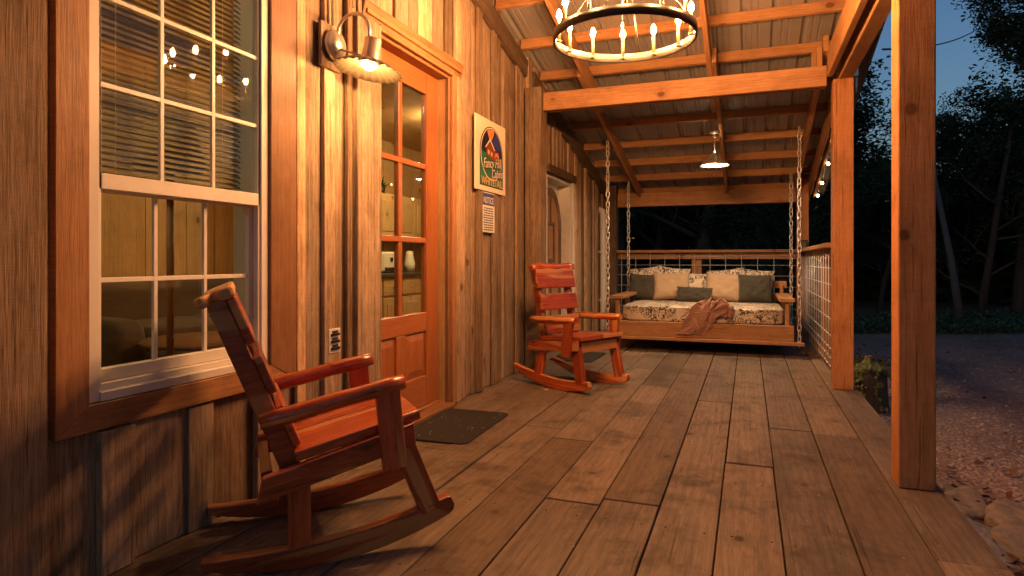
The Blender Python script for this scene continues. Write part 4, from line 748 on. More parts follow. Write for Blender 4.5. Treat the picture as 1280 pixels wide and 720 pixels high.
def sash(x, z0, z1, rail_lo, rail_hi, rows, st):
    mb = MB(); d = .03
    mb.box(x - d, x, a0, a0 + st, z0, z1); mb.box(x - d, x, a1 - st, a1, z0, z1)
    mb.box(x - d, x + .003, a0 + st, a1 - st, z0, z0 + rail_lo); mb.box(x - d, x + .003, a0 + st, a1 - st, z1 - rail_hi, z1)
    ya, yb = a0 + st, a1 - st; za, zb = z0 + rail_lo, z1 - rail_hi
    for i in (1, 2):
        yy = ya + (yb - ya) * i / 3; mb.box(x - .019, x - .006, yy - .008, yy + .008, za, zb)
    for i in range(1, rows):
        zz = za + (zb - za) * i / rows; mb.box(x - .0185, x - .0065, ya, yb, zz - .008, zz + .008)
    g = MB(); g.raw([(x - .02, ya - .004, za - .004), (x - .02, yb + .004, za - .004), (x - .02, yb + .004, zb + .004), (x - .02, ya - .004, zb + .004)], [(0, 1, 2, 3)], smooth=False)
    return mb, g
mb, g = sash(WX + .004, 1.226, Z1 - t - .002, .05, .03, 3, .010)
obj('upper_sash', mb, M_VINYL, win, bevel=.0015); obj('upper_pane', g, M_GLASS, win)
mb, g = sash(WX - .032, Z0 + .054, 1.255, .04, .035, 2, .024)
obj('lower_sash', mb, M_VINYL, win, bevel=.0015); obj('lower_pane', g, M_GLASS, win)

# front door ----------------------------------------------------------
DX = -2.0
mb = MB()
mb.box(DX - .06, WX - .002, 3.911, 3.94, .03, 2.262, axis=2); mb.box(DX - .06, WX - .002, 2.88, 2.909, .03, 2.262, axis=2)
mb.box(DX - .06, WX - .003, 2.911, 3.909, 2.245, 2.275, axis=1)
mb.box(DX - .06, DX - .035, 3.88, 3.910, .03, 2.244, axis=2)
mb.box(WX - .001, WX + .022, 3.925, 3.985, .01, 2.285, axis=2)
lf_ = MB(); lf_.box(WX + .001, WX + .036, 2.775, 3.0, .01, 2.285, axis=2, rnd=.5); obj('side_board', lf_, W_SIDING, cabin, bevel=.003)
mb.box(WX + .001, WX + .03, 3.0, 3.925, 2.262, 2.30, axis=1)
obj('door_casing', mb, W_TRIM, cabin, bevel=.003)
mb = MB()
M = Matrix.Translation((WX + .004, 0, 2.36)) @ Matrix.Rotation(rad(14), 4, 'Y')
mb.box(0, .032, 2.84, 4.075, -.085, .025, M, axis=1)
mb.box(WX + .004, WX + .04, 2.86, 4.04, 2.31, 2.335, axis=1)
obj('header_board', mb, W_TRIM, cabin, bevel=.003)
mb = MB(); mb.box(DX - .05, WX + .045, 2.93, 3.915, .002, .026, axis=1); mb.box(DX - .05, DX + .02, 2.93, 3.905, .026, .038, axis=1)
obj('threshold', mb, W_TRIM, cabin, bevel=.003)
mb = MB(); dx0, dx1 = DX - .044, DX
dy0, dy1, dz0, dz1 = 2.914, 3.906, .042, 2.242
gl, gm, gr = 3.085, 3.410, 3.735
mb.box(dx0, dx1, dy0, gl, dz0, dz1, axis=2); mb.box(dx0, dx1, gr, dy1, dz0, dz1, axis=2)
def rail(z0, z1, w=0.0): mb.box(dx0 + .001, dx1 - .001 - w, gl, gr, z0, z1, axis=1)
rail(dz0, .235); rail(.53, .655); rail(2.10, dz1)
rail(1.600, 1.635, .004); rail(1.112, 1.147, .004)
mb.box(dx0 + .003, dx1 - .006, gm - .022, gm + .022, .655, 1.112, axis=2); mb.box(dx0 + .003, dx1 - .006, gm - .022, gm + .022, 1.147, 1.6, axis=2); mb.box(dx0 + .003, dx1 - .006, gm - .022, gm + .022, 1.635, 2.10, axis=2)
mb.box(dx0 + .002, dx1 - .002, gm - .055, gm + .055, .235, .53, axis=2)
door = obj('front_door', mb, W_DOOR, cabin, bevel=.005, seg=2)
for (a, b) in ((gl, gm - .055), (gm + .055, gr)):
    p = MB(); p.box(dx0 + .012, dx1 - .016, a, b, .235, .53, axis=2)
    n = .04; x0, x1 = dx1 - .016, dx1 - .004
    p.raw([(x0, a + .012, .247), (x0, b - .012, .247), (x0, b - .012, .518), (x0, a + .012, .518), (x1, a + n + .012, .247 + n), (x1, b - n - .012, .247 + n), (x1, b - n - .012, .518 - n), (x1, a + n + .012, .518 - n)],
          [(0, 1, 5, 4), (1, 2, 6, 5), (2, 3, 7, 6), (3, 0, 4, 7), (4, 5, 6, 7)], [(.247, a), (.247, b), (.518, b), (.518, a), (.28, a + n), (.28, b - n), (.48, b - n), (.48, a + n)], smooth=False, rnd=.5)
    obj('raised_panel', p, W_DOOR, door)
g = MB()
for za, zb in ((.655, 1.112), (1.147, 1.6), (1.635, 2.10)):
    for a, b in ((gl, gm - .022), (gm + .022, gr)): g.box(DX - .026, DX - .021, a + .001, b - .001, za + .001, zb - .001)
obj('pane', g, M_DGLASS, door)
h = MB()
h.tube([(DX + .012, 3.02, .80), (DX + .05, 3.02, .83), (DX + .056, 3.02, .90), (DX + .05, 3.02, .97), (DX + .012, 3.02, 1.0)], .008, 8)
h.box(DX, DX + .012, 2.998, 3.042, .76, 1.10); h.lathe([(0, .03), (.02, .028), (.022, 0)], 12, Matrix.Translation((DX + .012, 3.02, 1.06)) @ Matrix.Rotation(PI / 2, 4, 'Y'))
obj('door_handle', h, M_BLACK, door)

# second door, at the far end ----------------------------------------
mb = MB()
mb.box(-2.07, WX - .002, 7.075, 7.10, .01, 1.88); mb.box(-2.07, WX - .002, 6.16, 6.185, .01, 1.88); mb.box(-2.07, WX - .003, 6.185, 7.075, 1.855, 1.88)
mb.box(-2.085, -2.07, 6.16, 7.10, .01, 1.88)
mb.box(WX - .001, WX + .024, 7.101, 7.16, .01, 1.895)
d2 = obj('side_door', mb, M_WHITE, cabin, bevel=.003)
mb = MB()
arch = [(6.30, .08), (6.985, .08)] + [(6.6425 + .3425 * math.cos(a), 1.36 + .38 * math.sin(a)) for a in [PI * i / 20 for i in range(21)]]
mb.prism(arch, -2.068, -2.035, ax='yz')
ar = obj('arched_panel', mb, W_TRIM, d2, bevel=.004)
mb = MB()
def arch_ring(r0, r1, x0, x1):
    pts = [PI * i / 20 for i in range(21)]
    for a, b in zip(pts, pts[1:]):
        mb.prism([(6.6425 + r0 * math.cos(a), 1.36 + r0 * 1.08 * math.sin(a)), (6.6425 + r1 * math.cos(a), 1.36 + r1 * 1.08 * math.sin(a)), (6.6425 + r1 * math.cos(b), 1.36 + r1 * 1.08 * math.sin(b)), (6.6425 + r0 * math.cos(b), 1.36 + r0 * 1.08 * math.sin(b))], x0, x1, ax='yz', rnd=.4)
arch_ring(.33, .40, -2.06, -2.022)
mb.box(-2.06, -2.022, 6.243, 6.313, .08, 1.36, axis=2); mb.box(-2.06, -2.022, 6.972, 7.042, .08, 1.36, axis=2)
for (a, b, c, d) in ((6.50, 6.535, .98, 1.42), (6.75, 6.785, .98, 1.42), (6.535, 6.75, .98, 1.015), (6.535, 6.75, 1.385, 1.42)): mb.box(-2.036, -2.018, a, b, c, d)
mb.box(-2.036, -2.02, 6.6325, 6.6525, 1.42, 1.70); mb.box(-2.036, -2.02, 6.6325, 6.6525, .12, .98)
obj('arch_moulding', mb, W_OLD, d2, bevel=.002)
mb = MB(); mb.box(WX - .001, WX + .045, 6.10, 7.19, 1.895, 1.975, axis=1)
obj('header_board', mb, W_OLD, cabin, bevel=.003)

# ------------------------------------------------------------------ porch roof
roof = thing('porch_roof', 'sloping metal porch roof on exposed pine rafters, purlins and beams', 'roof', (-.6, 4.5, 3.0))
def rpart(name, mb, mat=W_PINE, bevel=.004): return obj(name, mb, mat, roof, bevel=bevel)
def beam(name, x0, x1, y0, y1, z0, z1, mat=W_PINE, axis=None):
    mb = MB(); mb.box(x0, x1, y0, y1, z0, z1, axis=axis); return rpart(name, mb, mat)
for x in (-1.385, -.31, .54):                                            # sloped rafters, in two lengths that meet over the beam
    for (ya, yb, s) in ((-1.8, 6.5 if x > -1 else 6.3, 0), (5.56, 9.35, .041)):
        if x == .54 and s == 0: continue
        mb = MB(); xx = x + (s if x > -1 else -s); mb.bar((xx, ya, zr(ya) + .07), (xx, yb, zr(yb) + .07), .04, .138); rpart('rafter', mb)
mb = MB(); mb.bar((.745, 5.45, zr(5.45) + .055), (.745, 9.35, zr(9.35) + .055), .04, .15); rpart('rafter', mb)
mb = MB(); mb.bar((.83, -1.8, zr(-1.8) + .10), (.83, 9.35, zr(9.35) + .10), .03, .11); rpart('rafter', mb)
pitch = math.atan(SL)
pr = random.Random(4)
py = 9.28
while py > -1.9:
    zz = zr(py) + .141
    M = Matrix.Translation((0, py, zz)) @ Matrix.Rotation(-pitch, 4, 'X') @ Matrix.Rotation(pr.uniform(-.004, .004), 4, 'Z')
    mb = MB()
    for a, b in ((-1.88, -.30), (-.298, .93)):
        o = pr.uniform(-.012, .012)
        mb.box(a, b, -.019 + o, .019 + o, 0, .088, M, axis=0)
    rpart('purlin', mb)
    py -= .575
beam('tie_beam', -1.735, .574, 5.45, 5.49, 2.352, 2.512, axis=0)
beam('tie_beam', -1.735, .574, 5.525, 5.565, 2.354, 2.508, axis=0)
beam('end_beam', -1.74, .585, 8.95, 9.09, 1.752, 1.945, axis=0)
beam('header_beam', .575, .616, -1.5, 5.452, 2.42, 2.625, axis=1)
beam('header_beam', .66, .755, -1.5, 5.60, 2.402, 2.60, axis=1)
beam('header_beam', .66, .735, 5.60, 8.9, 1.97, 2.10, axis=1) if False else None
beam('tie_block', .475, .515, 5.57, 5.61, 2.40, 2.66, axis=2); beam('tie_block', .515, .555, 5.57, 5.62, 2.42, 2.70, axis=2)
# ribbed metal sheets
M_ROOF, nt = newmat('ribbed_roofing_metal'); k = NT(nt)
tc = k.n('ShaderNodeTexCoord').outputs['Object']
a = k.noise(tc, 3.0, 5, .7); b = k.noise(tc, 60.0, 3, .6)
c = k.mix(a, (.265, .25, .235, 1), (.40, .38, .36, 1)); c = k.mix(k.math('MULTIPLY', k.rng(a, .5, .7), .4), c, (.20, .17, .145, 1))
k.out(c, k.math('ADD', .30, k.math('MULTIPLY', a, .22)), b, .08, .002, Metallic=.15)
mb = MB(); zoff = .141 + .088 * math.cos(pitch) + .004
xs = []; x = -2.40
prof = []
while x < .95:
    prof += [(x, 0), (x + .055, 0), (x + .072, .022), (x + .092, .022), (x + .109, 0), (x + .135, 0), (x + .14, .005), (x + .15, .005), (x + .155, 0), (x + .185, 0), (x + .19, .005), (x + .2, .005), (x + .205, 0)]
    x += .2286
nn = len(prof); ysr = [-2.0, 1.0, 4.0, 7.0, 9.5]
vs = []
for yy in ysr:
    for (px, pz) in prof: vs.append((px, yy, zr(yy) + zoff + pz))
fs = []
for j in range(len(ysr) - 1):
    for i in range(nn - 1): fs.append((j * nn + i, j * nn + i + 1, (j + 1) * nn + i + 1, (j + 1) * nn + i))
mb.raw(vs, fs, smooth=False)
o = rpart('roofing_sheet', mb, M_ROOF, 0)
m = o.modifiers.new('thick', 'SOLIDIFY'); m.thickness = .002
M_FASCIA = plain('brown_metal_fascia', (.09, .065, .05), .45, nscale=20)
mb = MB()
mb.bar((.952, -2.0, zr(-2.0) + .20), (.952, 9.5, zr(9.5) + .20), .012, .16)
mb.bar((.90, -2.0, zr(-2.0) + .136), (.90, 9.5, zr(9.5) + .136), .09, .010)
rpart('eave_fascia', mb, M_FASCIA, 0)

# ------------------------------------------------------------------ posts
def post(label, x0, y0, z1, s=.143, mat=W_POST, group='porch posts'):
    mb = MB(); mb.box(x0, x0 + s, y0, y0 + s, 0.001, z1, axis=2)
    return tag(obj('porch_post', mb, mat, bevel=.006, seg=2), label, 'post', group)
post('square timber porch post nearest the camera, at the deck edge', .617, 3.19, 2.40)
post('square timber porch post where the tie beam and side railing meet', .617, 5.45, 2.40)
post('square timber porch post at the far right corner, behind the porch swing', .587, 8.90, 2.08)
mb = MB(); mb.box(-1.915, -1.742, 8.86, 9.03, .001, 2.05, axis=2)
tag(obj('porch_post', mb, W_OLD, bevel=.006), 'dark weathered post in the far left corner beside the downspout', 'post', 'porch posts')
mb = MB(); mb.box(-1.893, -1.742, 5.40, 5.58, .001, 2.56, axis=2)
tag(obj('wall_post', mb, W_SIDING, bevel=.005), 'grey weathered post against the wall under the left end of the tie beam', 'post')

# ------------------------------------------------------------------ railings
def railing(label, along, p0, p1, cross, posts, z0=.06, z1=1.10):
    """along 'x' or 'y'"""
    mid = ((p0 + p1) / 2, cross, 0) if along == 'x' else (cross, (p0 + p1) / 2, 0)
    t = thing('porch_railing', label, 'railing', mid, 0, 'porch railings')
    def B(a0, a1, c0, c1, za, zb, mb, axis):
        if along == 'x': mb.box(a0, a1, c0, c1, za, zb, axis=axis)
        else: mb.box(c0, c1, a0, a1, za, zb, axis=axis)
    L = 0 if along == 'x' else 1
    mb = MB(); B(p0, p1, cross - .068, cross + .068, z1, z1 + .038, mb, L); B(p0, p1, cross + .012, cross + .05, z1 - .088, z1 - .001, mb, L); obj('top_rail', mb, W_PINE, t, bevel=.004)
    mb = MB(); B(p0, p1, cross + .012, cross + .05, z0, z0 + .085, mb, L); obj('bottom_rail', mb, W_PINE, t, bevel=.004)
    for q in posts:
        mb = MB(); B(q - .065, q + .065, cross + .052, cross + .142, .0, z1 - .002, mb, 2); obj('support', mb, W_PINE, t, bevel=.004)
    mb = MB(); a = p0 + .06; c = cross - .004
    while a < p1:
        e = (a, c) if along == 'x' else (c, a)
        mb.tube([(*e, z0), (*e, z1)], .0042, 5); a += .2
    for i, z in enumerate((.10, .17, .25, .36, .50, .645, .79, .93, 1.05)):
        e0, e1 = ((p0, c + .006), (p1, c + .006)) if along == 'x' else ((c + .006, p0), (c + .006, p1))
        mb.tube([(*e0, z), (*e1, z)], .0042, 5)
    obj('wire_mesh', mb, M_WIRE, t)
railing('wire mesh railing with pine top rail across the far end behind the swing', 'x', -1.741, .586, 8.955, [-.66])
railing('wire mesh railing running along the deck edge between two posts', 'y', 5.594, 8.899, .655, [7.2])
# ------------------------------------------------------------------ rocking chairs
def rocking_chair(label, loc, rz, tilt):
    t = thing('rocking_chair', label, 'rocking chair', loc, rz, 'red cedar rocking chairs')
    T = Matrix.Rotation(rad(tilt), 4, 'X')                # rocks the whole chair about its runners
    # lowest point of the runner circle stays on the floor
    Rr = 1.15
    T = Matrix.Translation((0, 0, Rr)) @ T @ Matrix.Translation((0, 0, -Rr))
    T = Matrix.Translation((0, -Rr * math.sin(rad(tilt)), 0)) @ T
    LIFT = Matrix.Translation((0, 0, .035)) @ Matrix.Diagonal((.96, .96, .97, 1))
    def P(name, mb, mat=W_CEDAR, bevel=.004, parent=t):
        TT = T if name in ('runner', 'front_leg', 'rear_leg') else T @ LIFT
        mb.v = [TT @ v for v in mb.v]
        return obj(name, mb, mat, parent, bevel=bevel, local=True, seg=2)
    for s in (-1, 1):
        x = s * .235
        # runner: an arc sawn out of a plank, thicker in the middle
        lo = []; hi = []
        for i in range(15):
            q = -.465 + .79 * i / 14
            zl = Rr - math.sqrt(Rr * Rr - (q) ** 2)
            th = .080 - (.055 if q < 0 else .03) * (abs(q + .02) / .46) ** 2.2
            lo.append((q, zl + .001)); hi.append((q, zl + th))
        end = [(.342, lo[-1][1] + .012), (.348, lo[-1][1] + .03), (.338, hi[-1][1] - .004)]
        mb = MB(); mb.prism(lo + end + hi[::-1], x - .022, x + .022, ax='yz'); P('runner', mb)
        # legs
        zf = .095
        mb = MB(); mb.bar((x * .96, .195, .345), (x, .262, .078), .045, .075, up=(0, 1, 0)); P('front_leg', mb)
        mb = MB(); mb.bar((x * .96, -.15, .31), (x, -.185, .05), .045, .070, up=(0, 1, 0)); P('rear_leg', mb)
        mb = MB(); mb.prism([(-.300, .232), (.245, .300), (.245, .378), (-.27, .315)], x * .96 + s * .0235, x * .96 + s * .06, ax='yz'); P('side_rail', mb)
        # arm, a peeled log
        pts = [(s * .287, -.255 + .485 * i / 8, .497 + .035 * i / 8 + .0015 * math.sin(i * 1.7 + s)) for i in range(9)]
        mb = MB(); mb.tube(pts, [.025, .029, .030, .029, .030, .028, .029, .029, .025], 14, wob=.07); P('arm', mb, bevel=0)
        mb = MB(); mb.bar((s * .302, .155, .245), (s * .292, .165, .515), .034, .085, up=(0, 1, 0)); P('arm_post', mb)
        # back post
        mb = MB(); mb.prism([(-.203, .272), (-.14, .29), (-.305, .905), (-.366, .895)], s * .19 - .021, s * .19 + .021, ax='yz'); P('back_post', mb)
    # rear cross bars behind the seat
    mb = MB(); mb.box(-.197, .197, -.275, -.237, .242, .31, axis=0); P('rear_rail', mb)
    mb = MB(); mb.box(-.225, .225, .213, .247, .28, .36, axis=0); P('front_rail', mb)
    Ms = Matrix.Translation((0, 0, .330)) @ Matrix.Rotation(rad(6.0), 4, 'X')
    mb = MB()
    mb.box(-.262, -.003, -.16, .285, .022, .056, Ms, axis=1); mb.box(.003, .262, -.158, .285, .020, .055, Ms, axis=1)
    P('seat', mb, bevel=.006)
    # back slats nailed to the front of the posts, the top one with a live edge
    lean = math.atan2(.165, .615)
    Mb = Matrix.Translation((0, -.14, .29)) @ Matrix.Rotation(lean, 4, 'X')
    for (z0, z1, w) in ((.085, .235, .215), (.285, .42, .225)):
        mb = MB(); mb.box(-w, w, .002, .030, z0, z1, Mb, axis=0); P('back_slat', mb, bevel=.006)
    mb = MB(); mb.box(-.235, .235, .002, .032, .468, .635, Mb, axis=0)
    P('head_slat', mb, bevel=.007)
    mb = MB()
    if tilt < 1:                                          # peeled log end along the top
        pts = [Mb @ V((-.262 + .524 * i / 8, .004 + .004 * math.sin(i * 2.1), .650 + .004 * math.sin(i * 1.3))) for i in range(9)]
        mb.tube(pts, [.027, .031, .030, .033, .031, .030, .032, .031, .028], 12, wob=.25)
        P('live_edge', mb, W_CEDAR, 0)
    else:                                                 # pale slab with a split, wavy live edge towards the back
        out = [(-.25, .036), (.268, .036), (.274, .010), (.262, -.012), (.225, -.022), (.206, -.034), (.232, -.046), (.270, -.052), (.276, -.075), (.240, -.092), (.17, -.070)] + [(.12 - .045 * q_, -.062 + .012 * math.sin(q_ * 1.9)) for q_ in range(8)] + [(-.25, -.05)]
        mb.prism(out, .634, .672, Mb)
        P('live_edge', mb, W_CEDAR_RAW, .012)
    return t
rocking_chair('red cedar rocking chair nearest the camera, below the window', (-1.395, 1.985, .001), -rad(46), 7.5)
rocking_chair('red cedar rocking chair farther down the porch, turned toward the deck edge', (-1.30, 4.93, .001), -rad(116.4), -2.5)

# ------------------------------------------------------------------ porch swing
SC = -.497; F0 = 7.0
sw = thing('porch_swing', 'wooden daybed swing hanging from four chains at the far end', 'porch swing', (SC, 7.65, .13))
def SP(name, mb, mat=W_PINE, bevel=.004, parent=sw): return obj(name, mb, mat, parent, bevel=bevel)
mb = MB(); mb.box(SC - 1.03, SC + 1.03, F0 - .03, F0 + .075, .13, .165, axis=0); SP('hanger_beam', mb)
mb = MB(); mb.box(SC - 1.03, SC + 1.03, F0 + 1.285, F0 + 1.39, .13, .165, axis=0); SP('hanger_beam', mb)
mb = MB(); mb.box(SC - .935, SC + .935, F0 - .003, F0 + .037, .167, .328, axis=0); SP('front_board', mb)
mb = MB(); mb.box(SC - .935, SC + .935, F0 + 1.30, F0 + 1.34, .167, .328, axis=0); SP('rear_board', mb)
for s in (-1, 1):
    mb = MB(); mb.box(SC + s * .895, SC + s * .934, F0 + .04, F0 + 1.298, .167, .325, axis=1); SP('side_board', mb)
    for yy in (F0 + .042, F0 + .62):
        mb = MB(); mb.box(SC + s * .855, SC + s * .894, yy, yy + .085, .20, .568, axis=2); SP('arm_post', mb)
    mb = MB(); mb.box(SC + s * .80, SC + s * .945, F0 - .01, F0 + 1.20, .570, .606, axis=1); SP('armrest', mb)
    mb = MB(); mb.box(SC + s * .855, SC + s * .894, F0 + 1.21, F0 + 1.295, .20, .70, axis=2); SP('back_post', mb)
mb = MB()
for z in (.66, .50): mb.box(SC - .935, SC + .935, F0 + 1.302, F0 + 1.338, z, z + .085, axis=0)
SP('backrest', mb)
mb = MB()
for i in range(9): mb.box(SC - .89, SC + .89, F0 + .05 + i * .138, F0 + .05 + i * .138 + .12, .29, .318, axis=0)
SP('slat_base', mb)
def chain_mb(x, y, z0, z1):
    mb = MB(); Ln = .074; rw_, w = .0058, .018; pitch_ = .056
    n = int((z1 - z0) / pitch_); k = (z1 - z0) / n
    sway = R.uniform(-.004, .004)
    for i in range(n):
        c = z0 + (i + .5) * k; pts = []
        for j in range(12):
            a = 2 * PI * j / 12
            dx = math.cos(a) * w; dz = math.sin(a) * w + (Ln / 2 - w if math.sin(a) > 0 else -(Ln / 2 - w))
            if abs(math.sin(a)) < 1e-6: dz = 0
            ang = (PI / 4 if i % 2 else -PI / 4) + .35 * math.sin(i * .9)
            pts.append((x + dx * math.cos(ang), y + dx * math.sin(ang), c + dz))
        b = len(mb.v)
        mb.tube(pts + [pts[0]], rw_, 6, caps=False)
    mb.tube([(x, y, z0 - .06), (x, y, z0 + .01)], .006, 8)
    return mb
for x, y, z1 in ((SC - .978, F0 + .02, 2.335), (SC + .985, F0 + .02, 2.345), (SC - .978, F0 + 1.335, 2.03), (SC + .985, F0 + 1.335, 2.035)):
    SP('chain', chain_mb(x, y, .168, z1), M_CHAIN, 0)

# mattress, pillows and blanket lie on the swing, so they stand alone
F_PRINT = fabric('cream_botanical_print', (.62, .53, .41), pattern=(.045, .035, .028))
F_TAN = fabric('tan_linen', (.42, .31, .20)); F_DARK = fabric('charcoal_green_weave', (.060, .058, .045), scale=250)
F_BLANKET = fabric('dusty_rust_blanket', (.29, .145, .095), scale=300)
def cushion_mb(w, d, h, n=22, e=6, seed=1, wr=.012):
    """soft box with rounded edges and sagging, dimpled faces"""
    bm = bmesh.new(); bmesh.ops.create_cube(bm, size=2); bmesh.ops.subdivide_edges(bm, edges=bm.edges[:], cuts=n, use_grid_fill=True)
    vs = []
    for v in bm.verts:
        x, y, z = v.co
        q = (abs(x) ** e + abs(y) ** e + abs(z) ** 3) ** (1 / e) if False else 1
        r = (abs(x) ** e + abs(y) ** e + abs(z) ** e) ** (1 / e)
        p = V((x / r, y / r, z / r)) if r else V((0, 0, 0))
        p = V((p.x * w / 2, p.y * d / 2, p.z * h / 2))
        nn = noise.noise(V((p.x * 4, p.y * 4, p.z * 4 + seed))) + .5 * noise.noise(V((p.x * 10, p.y * 10, p.z * 10 + seed)))
        p += p.normalized() * nn * wr
        vs.append(tuple(p))
    fs = [[v.index for v in f.verts] for f in bm.faces]; bm.free()
    return vs, fs
mb = MB(); vs, fs = cushion_mb(1.70, 1.20, .19, 26, 9, 3, .010)
vs = [(x + SC, y + F0 + .65, z + .318 + .090) for x, y, z in vs]
mb.raw(vs, fs)
mb.tube([(SC - .80, F0 + .060, .478), (SC, F0 + .052, .476), (SC + .80, F0 + .060, .478)], .006, 6)
tag(obj('daybed_mattress', mb, F_PRINT), 'cream botanical print mattress lying in the porch swing', 'mattress')
def pillow(label, mat, x, y, z, w, h, t, lean=18, roll=0, yaw=0, seed=1, group='throw pillows on the swing'):
    n = 20; vs = []; fs = []
    for side in (1, -1):
        b = len(vs)
        for j in range(n + 1):
            for i in range(n + 1):
                u, v = i / n * 2 - 1, j / n * 2 - 1
                e = max(0, (1 - u ** 4) * (1 - v ** 4)) ** .55
                pin = 1 - .075 * (1 - abs(v) ** 2) * abs(u) ** 3; pin2 = 1 - .075 * (1 - abs(u) ** 2) * abs(v) ** 3
                px, pz = u * w / 2 * pin, v * h / 2 * pin2
                wr = .022 * noise.noise(V((u * 3 + seed, v * 3, side))) + .012 * noise.noise(V((u * 7 + seed, v * 8, side)))
                vs.append((px, -side * (t / 2 * e + wr * e), pz - .02 * (1 - e) * 0))
        for j in range(n):
            for i in range(n):
                q = (b + j * (n + 1) + i, b + j * (n + 1) + i + 1, b + (j + 1) * (n + 1) + i + 1, b + (j + 1) * (n + 1) + i)
                fs.append(q if side == 1 else q[::-1])
    bm = bmesh.new(); bv = [bm.verts.new(v) for v in vs]; bm.verts.index_update()
    for f in fs: bm.faces.new([bv[i] for i in f])
    bmesh.ops.remove_doubles(bm, verts=bm.verts[:], dist=.0015)
    bm.verts.index_update()
    M = Matrix.Rotation(rad(yaw), 4, 'Z') @ Matrix.Rotation(-rad(lean), 4, 'X') @ Matrix.Rotation(rad(roll), 4, 'Y')
    vs = [tuple(M @ v.co) for v in bm.verts]; fs = [[v.index for v in f.verts] for f in bm.faces]; bm.free()
    lo = min(v[2] for v in vs)
    mb = MB(); mb.raw([(a + x, b_ + y, c + z - lo) for a, b_, c in vs], fs)
    tag(obj('throw_pillow', mb, mat), label, 'pillow', group)
MZ = .500
pillow('dark charcoal square pillow at the left end of the swing', F_DARK, -1.235, 8.00, MZ, .37, .33, .13, 16, 3, -8, 1)
pillow('plain tan square pillow left of the small dark lumbar pillow', F_TAN, -.885, 7.98, MZ, .46, .36, .16, 22, -3, 4, 2)
pillow('plain tan square pillow right of the small dark lumbar pillow', F_TAN, -.275, 7.96, MZ, .44, .36, .16, 24, 4, -3, 3)
pillow('dark charcoal square pillow at the right end of the swing', F_DARK, .075, 7.90, MZ, .38, .34, .13, 14, 1, 6, 4)
pillow('small dark lumbar pillow in front of the tan pillows', F_DARK, -.60, 7.80, MZ, .42, .19, .10, 26, 2, 0, 5)
pillow('printed cream pillow peeking out behind the left dark pillow', F_PRINT, -1.22, 8.19, MZ, .42, .40, .13, 14, -7, 0, 6)
pillow('printed cream pillow behind the left tan pillow', F_PRINT, -.90, 8.19, MZ, .42, .40, .13, 12, 6, 0, 7)
pillow('printed cream pillow in the middle behind the lumbar pillow', F_PRINT, -.575, 8.13, MZ, .44, .35, .14, 18, 2, 0, 8)
pillow('printed cream pillow behind the right tan pillow', F_PRINT, -.24, 8.19, MZ, .44, .38, .13, 13, -6, 0, 9)
pillow('printed cream pillow behind the right dark pillow', F_PRINT, .07, 8.16, MZ, .44, .385, .13, 15, 5, 0, 10)
# blanket: heap on the mattress with one corner hanging over the front board
CN, CM = 50, 64
cl = [CLOTH[i:i + 3] for i in range(0, len(CLOTH), 3)]
BX, BY, BZ, BS = -.125, F0 + .052, .503, .80
vs = []
for a, b, c in cl:
    x, y, z = a / 1000, b / 1000, c / 1000
    if y < -.04:                                       # what hangs over the edge falls down the front board
        z = max(z - (-.04 - y) * .55, -.375); y = -.055 + (y + .04) * .14
    vs.append((BX - x * BS * .86, BY + y * BS * (1.25 if y > 0 else 1), BZ + z * BS + .012 * (1 - abs(noise.noise(V((x * 13, y * 13 + b * .004, 3.0)))) * 2.5) + .010 * noise.noise(V((x * 25, y * 25, 8.0)))))
fs = [(j * (CN + 1) + i, j * (CN + 1) + i + 1, (j + 1) * (CN + 1) + i + 1, (j + 1) * (CN + 1) + i) for j in range(CM) for i in range(CN)]
mb = MB(); mb.raw(vs, fs)
o = tag(obj('throw_blanket', mb, F_BLANKET), 'crumpled rust coloured blanket hanging over the front of the swing', 'blanket')
m = o.modifiers.new('thick', 'SOLIDIFY'); m.thickness = .006
m = o.modifiers.new('sub', 'SUBSURF'); m.levels = 1; m.render_levels = 1

# ------------------------------------------------------------------ chandelier
CH = V((-.600, 3.26, 0)); CR = .365; CZ = 2.13
ch = thing('chandelier', 'round black ring chandelier with lit candle bulbs hanging over the porch', 'chandelier', (CH.x, CH.y, CZ))
Mc = Matrix.Translation((CH.x, CH.y, 0))
mb = MB(); mb.lathe([(CR - .004, CZ), (CR, CZ), (CR, CZ + .048), (CR - .004, CZ + .048)], 96, Mc, close=True); obj('ring', mb, M_BLACK, ch)
mb = MB(); mb.lathe([(CR - .011, CZ + .001), (CR - .0045, CZ + .001), (CR - .0045, CZ + .047), (CR - .011, CZ + .047)], 96, Mc, close=True); obj('ring_lining', mb, M_RINGIN, ch)
far = math.atan2(.937, -.35)
for i in range(12):
    a = far - rad(9) - i * PI / 6
    px, py = CH.x + math.cos(a) * (CR - .030), CH.y + math.sin(a) * (CR - .030)
    mb = MB(); mb.lathe([(0, CZ + .02), (.0085, CZ + .02), (.0085, CZ + .125), (.006, CZ + .128), (0, CZ + .128)], 14, Matrix.Translation((px, py, 0)))
    mb.lathe([(0, CZ + .012), (.013, CZ + .014), (.013, CZ + .022), (0, CZ + .022)], 14, Matrix.Translation((px, py, 0)))
    mb.bar((px, py, CZ + .018), (CH.x + math.cos(a) * (CR - .008), CH.y + math.sin(a) * (CR - .008), CZ + .018), .012, .006)
    c = obj('candle', mb, M_SLEEVE, ch)
    mb = MB(); mb.lathe([(0, CZ + .128), (.006, CZ + .129), (.0145, CZ + .146), (.0135, CZ + .160), (.007, CZ + .178), (0, CZ + .186)], 12, Matrix.Translation((px, py, 0)))
    obj('bulb', mb, E_BULB, c)
mb = MB()
